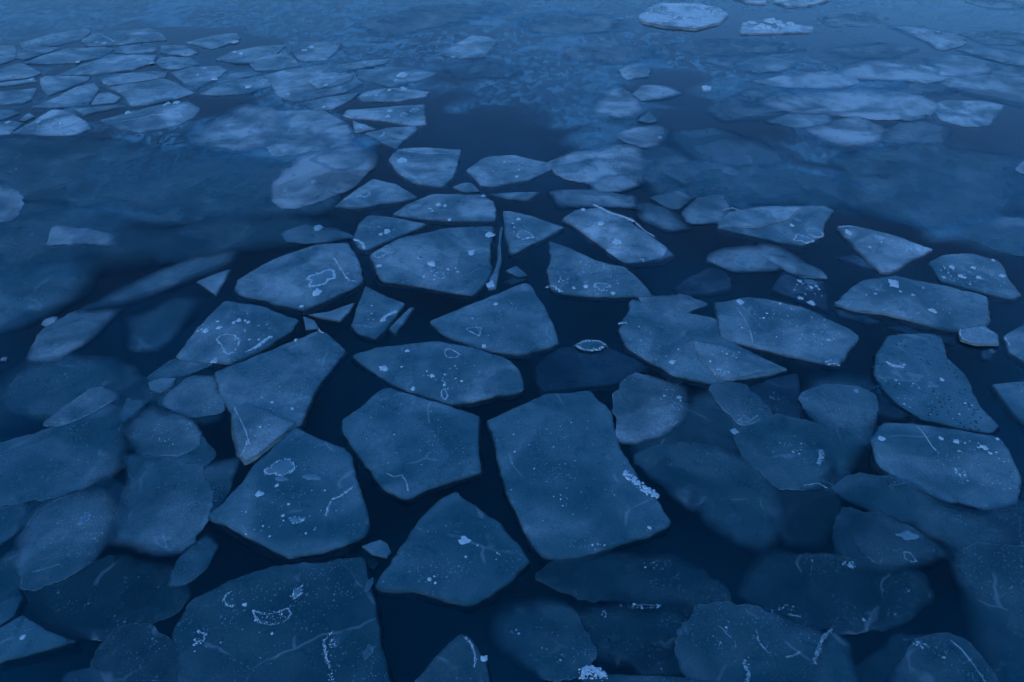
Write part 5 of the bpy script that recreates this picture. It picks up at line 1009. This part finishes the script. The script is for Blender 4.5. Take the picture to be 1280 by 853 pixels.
('ridge', 'B15', [(1.978, 2.689), (2.032, 2.695), (2.095, 2.731)], 0.011),
('ridge', 'B15', [(1.662, 2.647), (1.675, 2.565), (1.647, 2.502)], 0.017),
('crumbs', 'B15', (1.697, 2.786, 0.234, 0.185, 24, 0.005)),
('ridge', 'B16', [(2.382, 2.906), (2.299, 2.836), (2.241, 2.768), (2.209, 2.707), (2.158, 2.641)], 0.018),
('ridge', 'B17', [(0.495, 2.529), (0.511, 2.587), (0.568, 2.598), (0.622, 2.563), (0.654, 2.54)], 0.039),
('crumbs', 'B17', (0.565, 2.563, 0.102, 0.046, 60, 0.005)),
('crumbs', 'B18', (0.235, 2.817, 0.235, 0.187, 16, 0.005)),
('ridge', 'B19', [(0.679, 3.019), (0.701, 3.059), (0.715, 3.019), (0.695, 3.0)], 0.008),
('crumbs', 'B19', (0.98, 3.093, 0.184, 0.02, 24, 0.005)),
('ridge', 'B19', [(0.95, 3.1), (1.018, 3.106), (1.091, 3.1)], 0.007),
('crumbs', 'B20', (1.162, 3.471, 0.129, 0.06, 14, 0.005)),
('ridge', 'B21', [(-0.348, 2.845), (-0.293, 2.783), (-0.266, 2.697), (-0.268, 2.608)], 0.011),
('lump', 'B21', (-0.202, 2.679, 0.026, 0.02)),
('ridge', 'B22', [(-2.188, 3.218), (-2.223, 3.19), (-2.222, 3.148), (-2.183, 3.101), (-2.132, 3.094)], 0.014),
('lump', 'B22', (-2.05, 3.107, 0.021, 0.017)),
('loop', 'B22', [(-1.975, 3.06), (-1.881, 3.027), (-1.793, 3.04), (-1.712, 3.08), (-1.674, 3.027), (-1.713, 2.961), (-1.798, 2.942), (-1.911, 2.961)], 0.008),
('crumbs', 'B22', (-1.813, 3.001, 0.145, 0.053, 30, 0.005)),
('ring', 'B22', (-1.669, 3.211, 0.025, 0.042)),
('ridge', 'B22', [(-2.319, 2.802), (-2.272, 2.821), (-2.275, 2.865), (-2.317, 2.884)], 0.011),
('crumbs', 'B22', (-2.306, 2.852, 0.059, 0.076, 16, 0.005)),
('crumbs', 'B22', (-1.842, 2.884, 0.535, 0.318, 16, 0.005)),
('ridge', 'B22b', [(-1.337, 2.885), (-1.381, 2.81), (-1.347, 2.7), (-1.3, 2.61), (-1.257, 2.507)], 0.014),
('crumbs', 'B22b', (-1.295, 2.67, 0.069, 0.167, 30, 0.005)),
('lump', 'B24', (-3.599, 2.834, 0.02, 0.016)),
('crumbs', 'B26', (-3.69, 3.698, 0.266, 0.279, 36, 0.005)),
('ridge', 'B26', [(-3.828, 3.391), (-3.719, 3.428), (-3.641, 3.466)], 0.009),
('ring', 'B26', (-3.663, 3.911, 0.034, 0.051)),
('ridge', 'B27', [(-2.934, 3.772), (-2.886, 3.699), (-2.834, 3.612)], 0.009),
('crumbs', 'B28', (-3.293, 4.954, 0.194, 0.195, 26, 0.006)),
('ridge', 'B30', [(-4.551, 5.097), (-4.388, 5.069), (-4.273, 5.142), (-4.167, 5.257), (-4.058, 5.41)], 0.008),
('crumbs', 'B29', (-4.01, 4.744, 0.303, 0.413, 20, 0.006)),
]
fl_by = {}
for rec in FLOES:
    fl_by[rec[0]] = build_floe(*rec)

rnd = random.Random(11)
for ft in FEATURES:
    kind, key, a = ft[0], ft[1], ft[2]
    fl = fl_by[key]
    if kind == 'lump':
        x, y, rx, ry = a
        while not inside(np.array([(x, y)]), fl.ring)[0]:
            x += (fl.c[0] - x) * .06; y += (fl.c[1] - y) * .06
        V, Fc = lump_mesh(fl, x, y, rx, ry, rnd, rnd.uniform(.3, .55))
        for _ in range(5):
            t = rnd.uniform(0, 6.3)
            crumb(V, Fc, x - fl.c[0] + rx * .8 * math.cos(t), y - fl.c[1] + ry * .8 * math.sin(t), fl.top(x, y), rx * rnd.uniform(.15, .35), rnd)
        link("snow_lump", mesh("snow_lump", V, Fc, False), fl.frost, fl.o)
    elif kind == 'plate' or kind == 'ring':
        x, y, rx, ry = a
        s = rnd.uniform(0, 90)
        pl = []
        for i in range(18):
            t = 6.2832 * i / 18
            q = 1 + .75 * n1(math.cos(t) * 1.1 + s, math.sin(t) * 1.1) + .25 * n1(math.cos(t) * 4 + s, math.sin(t) * 4)
            pl.append((x + rx * q * math.cos(t), y + ry * q * math.sin(t)))
        hgt = .006
        V = [(p[0] - fl.c[0], p[1] - fl.c[1], fl.top(*p) - .004) for p in pl]
        V += [(x + (p[0] - x) * .9 - fl.c[0], y + (p[1] - y) * .9 - fl.c[1], fl.top(*p) + hgt) for p in pl]
        V.append((x - fl.c[0], y - fl.c[1], fl.top(x, y) + hgt * .8))
        Fc = [(i, (i + 1) % 18, 18 + (i + 1) % 18, 18 + i) for i in range(18)] + [(18 + i, 18 + (i + 1) % 18, 36) for i in range(18)]
        po = link("frozen_plate", mesh("frozen_plate", V, Fc), M_GLAZE, fl.o)
        if kind == 'ring':
            V, Fc = ridge_mesh(fl, pl, max(.022, min(rx, ry) * .24), True, rnd)
            link("frost_rim", mesh("frost_rim", V, Fc, False), fl.frost, po)
    elif kind == 'loop':
        V, Fc = ridge_mesh(fl, a, ft[3], True, rnd)
        link("frost_outline", mesh("frost_outline", V, Fc, False), fl.frost, fl.o)
    elif kind == 'ridge':
        V, Fc = ridge_mesh(fl, a, ft[3], False, rnd)
        if V: link("frost_ridge", mesh("frost_ridge", V, Fc, False), fl.frost, fl.o)
    elif kind == 'crumbs':
        x, y, rx, ry, n, px = a
        V, Fc = [], []
        for _ in range(n * 2):
            t = rnd.uniform(0, 6.3); q = math.sqrt(rnd.random())
            u, w = x + rx * q * math.cos(t), y + ry * q * math.sin(t)
            if not inside(np.array([(u, w)]), fl.ring)[0]: continue
            crumb(V, Fc, u - fl.c[0], w - fl.c[1], fl.top(u, w), px * min(3.0, rnd.lognormvariate(-.3, .6)), rnd, .4)
        if V:
            o = link("frost_crumbs", mesh("frost_crumbs", V, Fc, False), fl.frost, fl.o)
            o["kind"] = "stuff"

# ------------------------------------------------------------------ thin skim of new ice between and beyond the floes
BLOBS = [
(-7.264, 10.397, 1.879, 1.694, 0.34),
(-5.404, 10.12, 1.965, 1.629, 0.34),
(-5.968, 7.845, 1.235, 1.334, 0.26),
(-8.533, 14.836, 3.774, 2.424, 0.42),
(-4.043, 15.333, 2.695, 2.299, 0.42),
(-4.166, 12.502, 1.724, 0.929, 0.4),
(7.549, 14.836, 3.282, 1.939, 0.45),
(-4.127, 11.297, 1.331, 1.276, 0.3),
(-5.303, 11.623, 2.04, 0.998, 0.4),
(-2.276, 19.725, 3.311, 3.083, 0.95),
(-0.328, 14.836, 2.133, 2.181, 0.28),
(2.196, 16.998, 2.196, 3.015, 0.5),
(6.405, 16.412, 4.448, 2.279, 0.45),
(6.516, 10.685, 2.555, 2.35, 0.5),
(3.461, 11.297, 1.331, 1.595, 0.35),
(6.492, 8.661, 0.88, 0.872, 0.3),
(-10.878, 20.941, 4.351, 2.13, 0.6),
(1.453, 12.69, 1.162, 1.52, 0.35),
(2.169, 9.854, 1.084, 1.045, 0.3),
(-4.296, 4.553, 0.667, 0.592, 0.2),
(2.73, 4.755, 0.91, 0.725, 0.2),
(3.492, 3.914, 0.685, 0.506, 0.2),
(1.827, 2.824, 0.707, 0.313, 0.15),
]
SLUSH = [
(-2.639, 17.619, 3.016, 2.558, 1.0),
(0.0, 13.914, 1.716, 1.972, 0.7),
(-4.837, 13.914, 1.716, 0.876, 0.6),
(-6.462, 12.139, 1.826, 1.066, 0.8),
(-6.78, 10.985, 1.304, 0.765, 0.6),
(6.785, 17.619, 3.769, 1.918, 1),
(7.188, 11.297, 2.13, 2.233, 0.8),
(6.496, 16.701, 2.887, 1.172, 0.8),
(3.612, 13.28, 0.903, 0.815, 0.6),
(4.307, 11.963, 0.834, 1.043, 0.6),
(-8.633, 21.374, 2.656, 1.323, 1.0),
(2.805, 18.979, 2.405, 2.891, 1),
]
def skim():
    V, film, slush, idx, F4 = [], [], [], {}, []
    ys = [2.5]
    while ys[-1] < 120: ys.append(ys[-1] * 1.018 + .03)
    nx = 150
    for j, y in enumerate(ys):
        half = y * .95 + 6
        for i in range(nx + 1):
            x = -half + 2 * half * i / nx
            d_ = sum(s * math.exp(-((x - bx) / sx) ** 2 - ((y - by) / sy) ** 2) for bx, by, sx, sy, s in BLOBS)
            d2 = sum(s * math.exp(-((x - bx) / sx) ** 2 - ((y - by) / sy) ** 2) for bx, by, sx, sy, s in SLUSH)
            far = min(1, max(0, (y - 17) / 6))
            V.append((x, y, .0015)); film.append(min(1, d_ + .62 * far)); slush.append(min(1, d2 + .9 * far))
    for j in range(len(ys) - 1):
        for i in range(nx):
            a = j * (nx + 1) + i
            if max(film[a], film[a + 1], film[a + nx + 1], film[a + nx + 2]) < .03: continue
            F4.append((a, a + 1, a + nx + 2, a + nx + 1))
    me = mesh("skim_ice", V, F4)
    for nm, arr in (('film', film), ('slush', slush)):
        at = me.attributes.new(nm, 'FLOAT', 'POINT')
        at.data.foreach_set('value', np.array(arr, dtype=np.float32))
    o = link("skim_ice", me, M_SKIM)
    o["kind"] = "stuff"; o["label"] = "thin grey film of new ice and dark slush on the water"; o["category"] = "skim ice"
skim()
